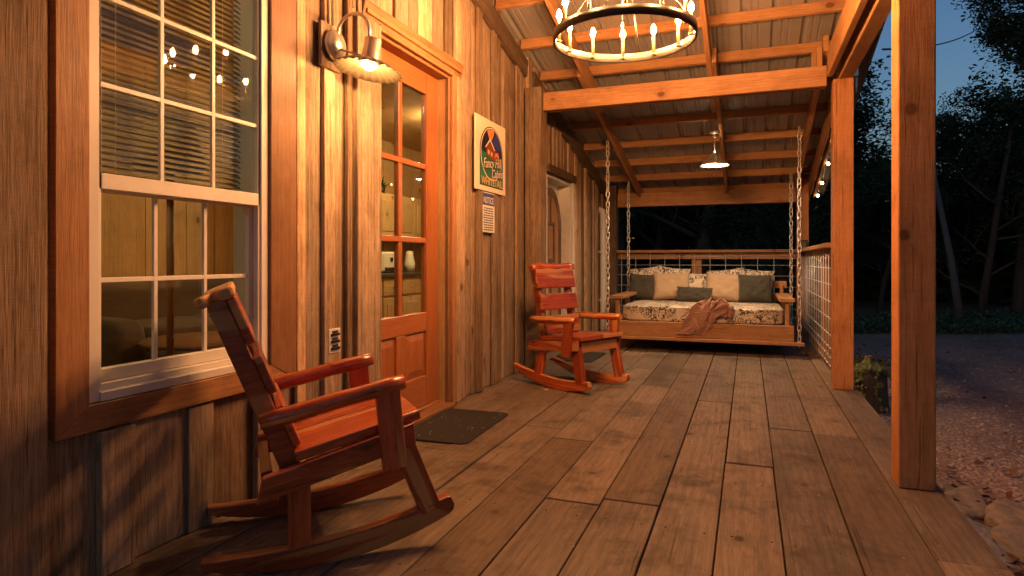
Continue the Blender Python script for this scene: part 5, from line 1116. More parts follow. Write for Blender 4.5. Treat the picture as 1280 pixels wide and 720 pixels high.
for i in range(4):
    a = far - rad(24) - i * PI / 2
    mb.tube([(CH.x + math.cos(a) * (CR - .012), CH.y + math.sin(a) * (CR - .012), CZ + .05), (CH.x + math.cos(a) * .02, CH.y + math.sin(a) * .02, CZ + .50)], .004, 6)
mb.lathe([(0, CZ + .48), (.024, CZ + .485), (.024, CZ + .52), (0, CZ + .53)], 16, Mc)
obj('hanger_rods', mb, M_BLACK, ch)
mb = MB(); mb.tube([(CH.x - .008, CH.y, CZ + .48), (CH.x - .008, CH.y, CZ + .11)], .0022, 6)
for i in range(3): mb.lathe([(.004, CZ + .10 - i * .03), (.008, CZ + .085 - i * .03), (.004, CZ + .07 - i * .03)], 8, Matrix.Translation((CH.x - .008, CH.y, 0)))
mb.lathe([(0, CZ - .005), (.006, CZ - .003), (.006, CZ + .02), (0, CZ + .022)], 10, Matrix.Translation((CH.x - .008, CH.y, 0)))
obj('pull_chain', mb, M_GALV, ch)
obj('chain', chain_mb(CH.x, CH.y, CZ + .59, zr(CH.y) + .14), M_BLACK, ch)

# ------------------------------------------------------------------ wall sconce
SY, SZ = 2.56, 2.035
sn = thing('wall_sconce', 'galvanised gooseneck barn sconce with fluted shade beside the front door', 'wall lamp', (WX, SY, SZ))
bx = WX + .036
mb = MB(); mb.box(WX + .020, bx, SY - .085, SY + .075, SZ - .115, SZ + .10, axis=2); obj('mounting_block', mb, W_SIDING, sn, bevel=.002)
Mx = Matrix.Translation((bx, SY, SZ)) @ Matrix.Rotation(PI / 2, 4, 'Y')
mb = MB(); mb.lathe([(0, 0), (.072, 0), (.073, .022), (.066, .034), (.050, .038), (.048, .044), (.008, .046), (0, .046)], 32, Mx); obj('backplate', mb, M_GALV, sn)
sx, sy, sz = WX + .235, SY + .015, 1.935                   # shade axis
arm = [(bx + .03, SY + .005, SZ + .04)] + [(bx + .03 + (sx - bx - .03) * (1 - math.cos(a)) / 2, SY + .005 + (sy - SY - .005) * (1 - math.cos(a)) / 2, SZ + .06 + .085 * math.sin(a)) for a in [PI * i / 14 for i in range(15)]] + [(sx, sy, sz + .10)]
mb = MB(); mb.tube(arm, .0085, 10); obj('gooseneck_arm', mb, M_GALV, sn)
mb = MB(); mb.tube([(bx + .04, SY, SZ - .02), (sx - .03, sy, sz + .035)], .005, 8); obj('brace', mb, M_GALV, sn)
Ms = Matrix.Translation((sx, sy, sz)) @ Matrix.Rotation(rad(7), 4, 'Y') @ Matrix.Rotation(rad(-6), 4, 'X')
mb = MB(); mb.lathe([(0, .118), (.036, .118), (.040, .112), (.040, .062), (.0415, .060), (.0415, .030), (.046, .022), (.046, .0), (.0, .0)], 28, Ms); obj('socket_cap', mb, M_GALV, sn)
M_SHADE = plain('fluted_shade_metal', (.20, .165, .11), .42, metal=.35, nscale=25, namt=.12)
mb = MB(); mb.lathe([(.044, .012), (.085, .000), (.125, -.018), (.158, -.040), (.160, -.040), (.160, -.038), (.127, -.015), (.086, .003), (.044, .016)], 120, Ms, flute=.022, nfl=24, close=True); obj('shade', mb, M_SHADE, sn)
mb = MB(); mb.lathe([(0, -.030), (.020, -.028), (.033, -.018), (.036, -.008), (.030, -.002), (0, -.001)], 20, Ms); obj('bulb', mb, E_SCONCE, sn)
mb = MB()
for o in (-.016, .018): mb.tube([(WX + .026, SY + o, SZ + .05), (WX + .026, SY + o, 3.3)], .007, 8)
obj('conduit', mb, M_GALV, sn)

# ------------------------------------------------------------------ pendant lamp
PX, PY = -.327, 6.93
pn = thing('pendant_lamp', 'small galvanised pendant lamp hanging from the middle rafter above the swing', 'pendant lamp', (PX, PY, zr(PY)))
Mp = Matrix.Translation((PX, PY, 0)); pz = zr(PY)
mb = MB(); mb.lathe([(0, pz - .001), (.05, pz - .001), (.05, pz - .018), (.02, pz - .03), (0, pz - .03)], 20, Mp); mb.lathe([(0, pz - .03), (.018, pz - .035), (.022, pz - .05), (.012, pz - .065), (0, pz - .066)], 14, Mp); obj('ceiling_canopy', mb, M_GALV, pn)
mb = MB(); mb.tube([(PX, PY, pz - .06), (PX, PY, 2.105)], .006, 8); obj('stem', mb, M_GALV, pn)
mb = MB(); mb.lathe([(.018, 2.12), (.03, 2.105), (.045, 2.075), (.10, 2.04), (.143, 2.005), (.147, 1.985), (.143, 1.985), (.139, 2.003), (.097, 2.035), (.042, 2.07), (.018, 2.112)], 40, Mp, close=True); obj('shade', mb, M_GALV, pn)
mb = MB(); mb.lathe([(0, 1.992), (.06, 1.99), (.125, 1.993), (.125, 1.998), (0, 2.0)], 28, Mp); obj('diffuser', mb, E_PEND, pn)

# ------------------------------------------------------------------ string lights along the eave
st = thing('string_lights', 'string of small bulbs on a black cable under the right eave', 'string lights', (.86, 7, zr(7)))
mb = MB(); pts = []
for i in range(60):
    yy = 3.0 + i * .108; sag = .03 * abs(math.sin(i * PI / 6))
    pts.append((.868, yy, zr(yy) + .10 - sag))
mb.tube(pts, .004, 5); obj('cable', mb, M_BLACK, st)
M_OFFB = plain('unlit_bulb_glass', (.62, .55, .44), .25, nscale=5, namt=.05)
for i, yy in enumerate([4.2, 4.85, 5.5, 6.15, 6.8, 7.45, 8.1, 8.75, 9.25]):
    zz = zr(yy) + .085
    mb = MB(); mb.lathe([(0, zz), (.012, zz), (.013, zz - .035), (0, zz - .035)], 10, Matrix.Translation((.868, yy, 0)))
    s = obj('bulb_socket', mb, M_BLACK, st)
    mb = MB(); mb.lathe([(0, zz - .035), (.009, zz - .037), (.014, zz - .050), (.012, zz - .062), (.006, zz - .070), (0, zz - .072)], 12, Matrix.Translation((.868, yy, 0)))
    obj('bulb', mb, E_STR if yy > 7.0 else M_OFFB, s)
# wall-pack conduit box at post head
mb = MB(); mb.box(.765, .80, 5.50, 5.56, 2.42, 2.52); mb.tube([(.785, 5.53, 2.42), (.785, 5.53, 2.30)], .012, 8)
tag(obj('junction_box', mb, M_GALV, bevel=.004), 'small grey junction box on the head of the post by the eave', 'junction box')

# ------------------------------------------------------------------ signs
SX = -1.886
sg = thing('welcome_sign', 'square cream sign with an arched green cabin emblem reading WHITETAIL', 'sign', (SX, 4.58, 1.53))
sy0, sy1, sz0, sz1 = 4.277, 4.893, 1.53, 2.09
mb = MB(); mb.box(SX - .012, SX, sy0, sy1, sz0, sz1); obj('sign_board', mb, plain('cream_sign_board', (.70, .60, .45), .5, nscale=12, namt=.05), sg, bevel=.002)
def fm(n, c): return plain(n, c, .5, nscale=40, namt=.06, bstr=.02)
SNAVY, SGREEN, SORANGE, SRED = fm('sign_dark_navy', (.012, .012, .03)), fm('sign_green', (.02, .13, .065)), fm('sign_orange', (.75, .20, .07)), fm('sign_barn_red', (.22, .05, .025))
SBLUE, SCREAM, SGOLD = fm('sign_blue', (.03, .04, .19)), fm('sign_cream', (.72, .62, .48)), fm('sign_gold', (.62, .40, .13))
W_, H_ = sy1 - sy0, sz1 - sz0
def YZ(a, b): return (sy0 + a * W_, sz0 + b * H_)
def ell(cx, cy, rx, ry, a0=0, a1=360, n=40): return [YZ(cx + rx * math.cos(rad(a0 + (a1 - a0) * i / n)), cy + ry * math.sin(rad(a0 + (a1 - a0) * i / n))) for i in range(n + (0 if a1 - a0 == 360 else 1))]
def plate(poly, lay, mat, name):
    mb = MB(); mb.prism(poly, SX + .0006 + lay * .0008, SX + .0012 + lay * .0008, ax='yz'); obj(name, mb, mat, sg)
plate([YZ(.13, .07), YZ(.90, .07)] + ell(.515, .53, .385, .385, 0, 180), 0, SNAVY, 'emblem_outline')
plate([YZ(.145, .085), YZ(.885, .085), YZ(.885, .50), YZ(.145, .50)], 1, SGREEN, 'emblem_field')
plate(ell(.515, .53, .365, .37), 2, SCREAM, 'emblem_ring')
plate(ell(.515, .53, .350, .355), 3, SNAVY, 'emblem_sky')
plate(ell(.515, .53, .350, .355, 180, 360) + [YZ(.865, .47), YZ(.70, .45), YZ(.40, .52), YZ(.165, .54)], 4, SGREEN, 'emblem_hill')
plate([YZ(.47, .68), YZ(.36, .82)] + ell(.515, .53, .34, .345, 118, 78, 10)[1:-1] + [YZ(.585, .84)], 4, SORANGE, 'emblem_sunburst')
plate([YZ(.49, .665), YZ(.65, .85), YZ(.80, .72), YZ(.83, .62)], 5, SBLUE, 'emblem_sky')
plate([YZ(.32, .50), YZ(.32, .63), YZ(.44, .72), YZ(.56, .61), YZ(.74, .56), YZ(.74, .46), YZ(.56, .45)], 6, SRED, 'emblem_cabin')
plate([YZ(.28, .60), YZ(.44, .74), YZ(.60, .60), YZ(.575, .595), YZ(.44, .71), YZ(.30, .595)], 7, SCREAM, 'emblem_roof')
plate([YZ(.44, .74), YZ(.66, .67), YZ(.80, .56), YZ(.60, .60)], 7, SBLUE, 'emblem_roof')
plate([YZ(.58, .47), YZ(.60, .56), YZ(.70, .58), YZ(.75, .50), YZ(.70, .44), YZ(.68, .52), YZ(.63, .52)], 8, SORANGE, 'emblem_porch')
plate([YZ(.36, .52), YZ(.42, .51), YZ(.42, .57), YZ(.36, .58)], 8, SGOLD, 'emblem_window')
plate([YZ(.46, .505), YZ(.52, .50), YZ(.52, .555), YZ(.46, .565)], 8, SGOLD, 'emblem_window')
def TM(a, b, x): 
    p = YZ(a, b); return Matrix.Translation((x, p[0], p[1])) @ Matrix(((0, 0, 1, 0), (1, 0, 0, 0), (0, 1, 0, 0), (0, 0, 0, 1)))
RZ = Matrix.Rotation(rad(6), 4, 'Z')
mb = MB(); text_into(mb, 'Fancy Hill', .108, TM(.50, .40, SX + .0082) @ RZ, .0003, .35, .86, .006); obj('lettering_shadow', mb, SNAVY, sg)
mb = MB(); text_into(mb, 'Fancy Hill', .108, TM(.50, .40, SX + .0092) @ RZ, .0003, .35, .86, .0003); obj('lettering', mb, SCREAM, sg)
mb = MB(); text_into(mb, 'Cabins', .095, TM(.66, .270, SX + .0082) @ RZ, .0003, .35, .9, .006); obj('lettering_shadow', mb, SBLUE, sg)
mb = MB(); text_into(mb, 'Cabins', .095, TM(.66, .270, SX + .0092) @ RZ, .0003, .35, .9, 0); obj('lettering', mb, SCREAM, sg)
mb = MB(); text_into(mb, 'WHITETAIL', .084, TM(.515, .135, SX + .0060), .0003, 0, 1.0, .001); obj('lettering', mb, SGOLD, sg)
ns = thing('notice_sign', 'small white notice with a blue NOTICE header under the cream sign', 'sign', (SX, 4.56, 1.25))
ny0, ny1, nz0, nz1 = 4.43, 4.685, 1.215, 1.527
mb = MB(); mb.box(SX - .018, SX - .012, ny0, ny1, nz0, nz1); obj('sign_plate', mb, fm('notice_white', (.72, .68, .62)), ns, bevel=.001)
mb = MB(); mb.box(SX - .0116, SX - .0108, ny0 + .006, ny1 - .006, 1.425, 1.518); obj('notice_header', mb, SBLUE, ns)
mb = MB(); text_into(mb, 'NOTICE', .070, Matrix.Translation((SX - .0103, (ny0 + ny1) / 2, 1.462)) @ TM(0, 0, 0).to_3x3().to_4x4(), .0002, 0, .80, .0008); obj('lettering', mb, SCREAM, ns)
mb = MB(); rt = random.Random(2)
for i in range(10):
    z = 1.402 - i * .0186; y = ny0 + .02 + rt.uniform(0, .02); e = ny1 - .02 - rt.uniform(0, .02)
    while y < e:
        l = rt.uniform(.015, .045); mb.box(SX - .0116, SX - .0110, y, min(y + l, e), z - .0045, z + .0045); y += l + .007
obj('print_lines', mb, SNAVY, ns)

# ------------------------------------------------------------------ small things
mb = MB(); mb.box(WX + .018, WX + .027, 2.548, 2.640, .545, .665)
ot = obj('outlet_cover', mb, M_WHITE, bevel=.003); tag(ot, 'pale outlet cover on the wall between the window and front door', 'outlet cover')
mb = MB()
for i in range(3):
    mb.box(WX + .0272, WX + .034, 2.562, 2.626, .562 + i * .034, .574 + i * .034)
    mb.box(WX + .0272, WX + .030, 2.572, 2.616, .577 + i * .034, .586 + i * .034)
obj('outlet_slots', mb, M_BLACK, ot)
def mat_(label, x0, x1, y0, y1, rot):
    mb = MB(); r = .05; poly = []
    for cx_, cy_, a0 in ((x1 - r, y1 - r, 0), (x0 + r, y1 - r, 90), (x0 + r, y0 + r, 180), (x1 - r, y0 + r, 270)):
        poly += [(cx_ + r * math.cos(rad(a0 + i * 15)), cy_ + r * math.sin(rad(a0 + i * 15))) for i in range(7)]
    M = Matrix.Translation(((x0 + x1) / 2, (y0 + y1) / 2, 0)) @ Matrix.Rotation(rad(rot), 4, 'Z') @ Matrix.Translation((-(x0 + x1) / 2, -(y0 + y1) / 2, 0))
    mb.prism(poly, .002, .011, M)
    tag(obj('door_mat', mb, M_RUBBER, bevel=.003), label, 'doormat', 'dark doormats')
mat_('dark rubber doormat in front of the glazed wooden front door', -1.865, -1.43, 3.09, 3.82, 1.5)
mat_('dark rubber doormat behind the far rocking chair, before the second door', -1.86, -1.42, 6.02, 6.68, -1)
mb = MB()
lf = [(0, 0), (.03, .02), (.05, .05), (.065, .03), (.09, .035), (.08, .01), (.10, -.01), (.07, -.02), (.05, -.045), (.035, -.02)]
mb.prism(lf, .003, .006, Matrix.Translation((-1.50, 4.66, 0)) @ Matrix.Rotation(.1, 4, 'Y'))
tag(obj('fallen_leaf', mb, plain('dry_leaf', (.42, .24, .12), .8, nscale=40)), 'dry curled leaf on the deck in front of the far rocking chair', 'leaf')
mb = MB(); rg = random.Random(6)
for i in range(260):
    x, y = rg.uniform(-1.85, .7), 1.6 + 6 * rg.random() ** 1.5; s_ = rg.uniform(.0012, .0045)
    if rg.random() < .12: x, y = rg.uniform(-1.84, -1.46), rg.uniform(3.12, 3.8)
    zf = .0115 if (-1.86 < x < -1.43 and 3.1 < y < 3.82) else .001
    M = Matrix.Translation((x, y, zf)) @ Matrix.Rotation(rg.uniform(0, 6), 4, 'Z')
    mb.raw([M @ V(p) for p in ((-s_ * 1.6, 0, 0), (0, s_, 0), (s_ * 1.4, .2 * s_, 0), (.2 * s_, -s_, 0), (0, 0, s_ * .7))], [(0, 1, 4), (1, 2, 4), (2, 3, 4), (3, 0, 4)], smooth=False)
tag(obj('floor_grit', mb, plain('pale_grit', (.40, .32, .24), .9)), kind='stuff')
mb = MB(); mb.tube([(-1.925, 8.50, 1.66), (-1.90, 8.50, 1.69), (-1.862, 8.50, 1.67), (-1.852, 8.50, 1.60), (-1.852, 8.50, .06), (-1.84, 8.50, .03)], .045, 16)
ds = tag(obj('downspout', mb, M_WHITE), 'white round downspout on the wall near the far left corner', 'downspout')
mb = MB(); mb.box(-1.905, -1.85, 8.44, 8.56, 1.10, 1.12); mb.box(-1.905, -1.85, 8.44, 8.56, .45, .47); obj('strap', mb, M_WHITE, ds)
sl = thing('solar_lantern', 'small black solar lantern on the side rail by the far corner post', 'lantern', (.655, 8.79, 1.139))
mb = MB(); mb.box(.61, .70, 8.745, 8.835, 1.139, 1.150); mb.box(.605, .705, 8.74, 8.84, 1.238, 1.252)
for a in (.616, .694):
    for b in (8.751, 8.829): mb.box(a - .005, a + .005, b - .005, b + .005, 1.15, 1.238)
obj('lantern_frame', mb, M_BLACK, sl, bevel=.002)
mb = MB(); mb.box(.622, .688, 8.757, 8.823, 1.151, 1.237); obj('lantern_glass', mb, plain('smoked_glass', (.10, .08, .06), .15), sl)

# window blind behind the upper sash
bl = thing('window_blind', 'horizontal slat blind half lowered behind the upper window sash', 'blind', (-2.0, 1.76, 1.25))
mb = MB(); z = 1.262
while z < 2.12:
    M = Matrix.Translation((-2.0, 0, z)) @ Matrix.Rotation(rad(48), 4, 'Y')
    mb.box(-.0125, .0125, 1.415, 2.085, -.0006, .0006, M); z += .0215
o = obj('slats', mb, plain('blind_slat', (.30, .27, .20), .5, nscale=8, namt=.05), bl)
mb = MB(); mb.box(-2.018, -1.985, 1.412, 2.088, 2.125, 2.155); mb.box(-2.012, -1.988, 1.414, 2.086, 1.240, 1.253); obj('rails', mb, M_VINYL, bl)
mb = MB()
for i in range(60): mb.lathe([(0, 0), (.0032, .003), (0, .006)], 6, Matrix.Translation((-1.982, 2.055, 1.30 + i * .0135)))
for yy in (1.52, 1.98): mb.tube([(-1.986, yy, 1.25), (-1.986, yy, 2.13)], .0012, 4)
obj('cord', mb, M_CREAM, bl)

# ------------------------------------------------------------------ seen through the glass
kc = thing('kitchen_cabinets', 'knotty pine kitchen cabinets seen through the front door glass', 'cabinets', (-4.3, 6.8, 0))
mb = MB(); mb.box(-4.61, -3.92, 4.9, 8.9, .08, .80); obj('base_cabinet', mb, W_KIT, kc)
mb = MB(); mb.box(-4.61, -3.88, 4.88, 8.92, .802, .842); obj('countertop', mb, plain('dark_counter', (.06, .045, .035), .3), kc, bevel=.004)
mb = MB(); mb.box(-4.61, -4.26, 4.9, 8.9, 1.27, 1.84); obj('wall_cabinet', mb, W_KIT, kc)
for i in range(9):
    y0 = 4.93 + i * .44
    mb = MB(); mb.box(-3.918, -3.898, y0, y0 + .42, .10, .56, axis=2); mb.box(-3.9, -3.889, y0 + .07, y0 + .35, .17, .49, axis=2); obj('cabinet_door', mb, W_KIT, kc, bevel=.005)
    mb = MB(); mb.box(-3.918, -3.898, y0, y0 + .42, .585, .78, axis=1); mb.lathe([(0, .03), (.014, .026), (.007, 0)], 10, Matrix.Translation((-3.897, y0 + .21, .68)) @ Matrix.Rotation(PI / 2, 4, 'Y')); obj('drawer_front', mb, W_KIT, kc, bevel=.005)
    mb = MB(); mb.box(-4.258, -4.238, y0, y0 + .42, 1.29, 1.82, axis=2); mb.box(-4.24, -4.228, y0 + .07, y0 + .35, 1.36, 1.75, axis=2); obj('cabinet_door', mb, W_KIT, kc, bevel=.005)
ts = thing('toaster', 'cream two slot toaster oven on the dark kitchen counter', 'toaster', (-4.2, 6.75, .842))
mb = MB(); mb.box(-4.38, -4.10, 6.56, 6.93, .855, 1.10); obj('toaster_body', mb, M_CREAM, ts, bevel=.02)
mb = MB(); mb.box(-4.099, -4.094, 6.72, 6.78, .98, 1.03); mb.box(-4.099, -4.094, 6.82, 6.88, .98, 1.03); mb.box(-4.36, -4.12, 6.58, 6.91, .843, .856); mb.box(-4.099, -4.09, 6.60, 6.90, .87, .91); obj('toaster_trim', mb, M_BLACK, ts)
mb = MB(); mb.lathe([(0, .843), (.07, .843), (.075, .95), (.05, 1.06), (.045, 1.11), (0, 1.12)], 20, Matrix.Translation((-4.15, 7.28, 0)))
tag(obj('ceramic_jug', mb, M_CREAM), 'pale jug on the kitchen counter beside the toaster', 'jug')
pl = thing('potted_plant', 'small leafy green plant on top of the kitchen wall cabinets', 'plant', (-4.38, 6.95, 1.842))
mb = MB(); mb.lathe([(0, 1.842), (.05, 1.842), (.065, 1.93), (0, 1.93)], 16, Matrix.Translation((-4.38, 6.95, 0))); obj('pot', mb, M_BLACK, pl)
mb = MB(); rp = random.Random(9)
for i in range(60):
    a = rp.uniform(0, 2 * PI); l = rp.uniform(.10, .22); e = rp.uniform(.2, 1.3)
    d = V((math.cos(a) * math.cos(e), math.sin(a) * math.cos(e), math.sin(e))); s = V((-math.sin(a), math.cos(a), 0)) * .012
    p = V((-4.38, 6.95, 1.92)); q = p + d * l * .6; r_ = p + d * l - V((0, 0, .03))
    mb.raw([p - s * .4, p + s * .4, q + s, r_, q - s], [(0, 1, 2, 3, 4)], smooth=False)
obj('leaves', mb, plain('house_plant_green', (.05, .11, .03), .6), pl)
mb = MB(); mb.lathe([(0, 2.619), (.12, 2.619), (.13, 2.60), (.11, 2.54), (.06, 2.51), (0, 2.50)], 24, Matrix.Translation((-3.2, 6.4, 0)))
tag(obj('added_ceiling_lamp', mb, E_KIT), 'added unseen dome lamp lighting the kitchen from its ceiling', 'added ceiling lamp')  # put in to light the kitchen; the fixture itself is out of view
mb = MB(); mb.lathe([(0, 2.619), (.12, 2.619), (.13, 2.60), (.11, 2.54), (.06, 2.51), (0, 2.50)], 24, Matrix.Translation((-3.3, 1.6, 0)))
tag(obj('added_ceiling_lamp', mb, E_KIT2), 'added unseen dome lamp lighting the front room behind the window', 'added ceiling lamp')  # second added lamp, out of view, lifts the room behind the window
sf = thing('sofa', 'dark brown sofa inside the cabin, seen through the lower window', 'sofa', (-4.1, 3.9, 0))
F_SOFA = fabric('dark_sofa_leather', (.10, .065, .04), rough=.6)
for nm, w, d, h, c in (('sofa_base', .85, 1.9, .40, (-4.1, 3.9, .22)), ('sofa_back', .25, 1.9, .5, (-4.42, 3.9, .62)), ('armrest', .85, .22, .6, (-4.1, 2.94, .32)), ('armrest', .85, .22, .6, (-4.1, 4.86, .32)), ('seat_cushion', .62, .8, .17, (-4.02, 3.5, .47)), ('seat_cushion', .62, .8, .17, (-4.02, 4.32, .47))):
    vs, fs = cushion_mb(w, d, h, 10, 7, 2, .008); mb = MB(); mb.raw([(x + c[0], y + c[1], z + c[2]) for x, y, z in vs], fs); obj(nm, mb, F_SOFA, sf)
ct = thing('coffee_table', 'round wooden coffee table inside the lower window', 'table', (-3.25, 3.15, 0))
mb = MB(); mb.lathe([(0, .47), (.40, .47), (.41, .485), (.40, .50), (0, .50)], 40, Matrix.Translation((-3.25, 3.15, 0))); obj('table_top', mb, W_TRIM, ct)
for i in range(4):
    a = i * PI / 2 + .4; mb = MB(); mb.tube([(-3.25 + .25 * math.cos(a), 3.15 + .25 * math.sin(a), .47), (-3.25 + .30 * math.cos(a), 3.15 + .30 * math.sin(a), .0)], .022, 8); obj('leg', mb, W_TRIM, ct)
mb = MB(); mb.tube([(-3.0, 2.62, 0.0), (-3.0, 2.62, 1.55)], .02, 12); mb.lathe([(0, 0), (.14, 0), (.14, .02), (0, .03)], 20, Matrix.Translation((-3.0, 2.62, 0)))
fl = obj('floor_lamp', mb, W_TRIM); tag(fl, 'unlit wooden floor lamp standing inside the window', 'floor lamp')
mb = MB(); mb.lathe([(.19, 1.50), (.12, 1.76), (.118, 1.76), (.188, 1.50)], 28, Matrix.Translation((-3.0, 2.62, 0)), close=True); obj('lamp_shade', mb, F_TAN, fl)
# ------------------------------------------------------------------ outdoors
M_GROUND, nt = newmat('gravel_and_dirt'); k = NT(nt)
tc = k.n('ShaderNodeTexCoord').outputs['Object']
a = k.noise(tc, .55, 5, .6); b = k.noise(tc, 7.0, 6, .7); vo = k.n('ShaderNodeTexVoronoi', i_Scale=42.0); k.set(vo.inputs['Vector'], tc)
vc = k.n('ShaderNodeSeparateColor'); nt.links.new(vo.outputs['Color'], vc.inputs[0])
c = k.mix(b, (.17, .105, .085, 1), (.42, .29, .245, 1))
c = k.mix(k.math('MULTIPLY', k.rng(vc.outputs[0], .6, .95), .7), c, (.50, .40, .36, 1))
c = k.mix(k.math('MULTIPLY', k.rng(a, .45, .6), .45), c, (.13, .082, .066, 1))
h = k.math('ADD', k.math('MULTIPLY', vo.outputs['Distance'], -.8), b)
k.out(c, .9, h, .9, .03, Specular_IOR_Level=.2)
mb = MB(); n = 70; vs = []
def gz(x, y):
    r_ = math.hypot(x - 2, y - 5)
    return ground_z + .035 * noise.noise(V((x * .5, y * .5, 0))) + .015 * noise.noise(V((x * 2, y * 2, 1))) + (.5 * noise.noise(V((x * .04, y * .04, 3))) + .012 * max(0, r_ - 14)) * min(1, max(0, (r_ - 12) / 20))
def gc(i): 
    q = i / n * 2 - 1; return math.copysign(abs(q) ** 3 * 140 + abs(q) * 10, q)
for j in range(n + 1):
    for i in range(n + 1):
        x, y = gc(i) + 2, gc(j) + 6; vs.append((x, y, gz(x, y)))
mb.raw(vs, [(j * (n + 1) + i, j * (n + 1) + i + 1, (j + 1) * (n + 1) + i + 1, (j + 1) * (n + 1) + i) for j in range(n) for i in range(n)])
tag(obj('ground', mb, M_GROUND, loc=(0, 0, 0)), kind='structure')

def blob(mb, c, sx, sy, sz, seed, sub=3, amp=.25, rot=0, flat=0):
    bm = bmesh.new(); bmesh.ops.create_icosphere(bm, subdivisions=sub, radius=1)
    M = Matrix.Rotation(rot, 4, 'Z'); vs = []
    for v in bm.verts:
        p = v.co * (1 + amp * noise.noise(v.co * 1.3 + V((seed, 0, 0))) + amp * .5 * noise.noise(v.co * 3.1 + V((0, seed, 0))))
        if flat: p.z = max(-flat, min(flat, p.z)) + .04 * noise.noise(v.co * 4 + V((seed, seed, 0)))
        vs.append(tuple(M @ V((p.x * sx, p.y * sy, p.z * sz)) + V(c)))
    mb.raw(vs, [[v.index for v in f.verts] for f in bm.faces]); bm.free()
M_STONE = plain('mossy_field_stone', (.25, .20, .165), .9, nscale=13, namt=.65, bstr=1.0, dirt=.75, bd=.03, spec=.15)
M_STONE2 = plain('mossy_olive_stone', (.22, .17, .07), .9, nscale=12, namt=.6, bstr=1.0, bd=.03, dirt=.75, spec=.15)
M_STONE3 = plain('blue_grey_stone', (.22, .21, .23), .85, nscale=14, namt=.6, bstr=1.0, bd=.03, dirt=.7, spec=.2)
def slab(c, sx, sy, h, seed, rot, tx=0, ty=0):
    mb = MB(); nA, nR = 44, 14; vs = [(0, 0, h)]; fs = []
    M = Matrix.Translation(c) @ Matrix.Rotation(rot, 4, 'Z') @ Matrix.Rotation(tx, 4, 'X') @ Matrix.Rotation(ty, 4, 'Y')
    def rr_(a): return 1 + .22 * noise.noise(V((math.cos(a) * 1.1, math.sin(a) * 1.1, seed))) + .10 * noise.noise(V((math.cos(a) * 3.5, math.sin(a) * 3.5, seed + 4))) + .04 * noise.noise(V((math.cos(a) * 9, math.sin(a) * 9, seed)))
    rows = [(q / nR, 1.0) for q in range(1, nR)] + [(1.0, .93), (1.05, .75), (1.03, .4), (1.06, .1), (1.0, -.5)]
    for (f, zf) in rows:
        for q in range(nA):
            a = 2 * PI * q / nA; r_ = rr_(a) * f; x, y = r_ * sx * math.cos(a), r_ * sy * math.sin(a)
            n1_ = noise.noise(V((x * 4, y * 4, seed))) ; n2_ = noise.noise(V((x * 14, y * 14, seed))); st_ = round(2.2 * noise.noise(V((x * 2.5, y * 2.5, seed + 9)))) * .10
            z = h * (zf + (.30 * n1_ + .16 * n2_ + st_ * 1.8) * (1 if zf > .5 else .3))
            j_ = .012 * noise.noise(V((x * 12, y * 12, zf * 5 + seed))); vs.append((x + j_, y - j_, z))
    fs += [(0, 1 + q, 1 + (q + 1) % nA) for q in range(nA)]
    for i in range(len(rows) - 1): fs += [(1 + i * nA + q, 1 + i * nA + (q + 1) % nA, 1 + (i + 1) * nA + (q + 1) % nA, 1 + (i + 1) * nA + q) for q in range(nA)]
    mb.raw([M @ V(v) for v in vs], fs, smooth=True); return mb
for lab, c, sx, sy, h, sd, m, rt_, tx, ty in (
    ('broad flat fieldstone at the right edge below the deck', (1.66, 3.98, -.445), .60, .36, .085, 1, M_STONE, .5, .06, .05),
    ('flat fieldstone just behind the nearest porch post', (1.04, 4.30, -.44), .24, .34, .09, 2, M_STONE, .1, -.05, .0),
    ('blue grey fieldstone wedged against the deck edge', (1.03, 3.72, -.45), .22, .30, .085, 3, M_STONE3, .5, .05, -.08),
    ('mossy olive stone lying among the red leaves', (1.16, 3.20, -.46), .28, .30, .085, 4, M_STONE2, -.3, -.08, .06)):
    o = tag(obj('flat_stone', slab(c, sx, sy, h, sd, rt_, tx, ty), m), lab, 'stone', 'flat stones beside the deck')
# loose pebbles and fallen leaves on the ground: uncountable
M_PEB = plain('pale_pebbles', (.34, .28, .25), .85, nscale=3, namt=.6)
mb = MB(); rp = random.Random(11)
ico = bmesh.new(); bmesh.ops.create_icosphere(ico, subdivisions=1, radius=1); iv = [v.co.copy() for v in ico.verts]; ifc = [[v.index for v in f.verts] for f in ico.faces]; ico.free()
for i in range(3800):
    d = 2.2 + 10 * rp.random() ** 1.6; an = rp.uniform(-.2, 1.3)
    x, y = .9 + d * math.sin(an), 2.2 + d * math.cos(an) 
    if x < .9: continue
    s = rp.uniform(.006, .019); q = [rp.uniform(.7, 1.3) for _ in range(3)]
    mb.raw([(x + v.x * s * q[0], y + v.y * s * q[1], gz(x, y) + s * .2 + v.z * s * q[2] * .6) for v in iv], ifc, smooth=True, rnd=rp.random())
tag(obj('gravel', mb, M_PEB), kind='stuff')
M_LEAFL, nt = newmat('fallen_leaves_red_brown'); k = NT(nt)
at = k.n('ShaderNodeVertexColor', layer_name='rnd').outputs[0]; s_ = k.n('ShaderNodeSeparateColor'); nt.links.new(at, s_.inputs[0])
k.out(k.ramp(s_.outputs[0], [(0, (.07, .03, .015)), (.5, (.15, .05, .024)), (.85, (.18, .09, .04)), (1, (.26, .17, .08))]), .8)
mb = MB()
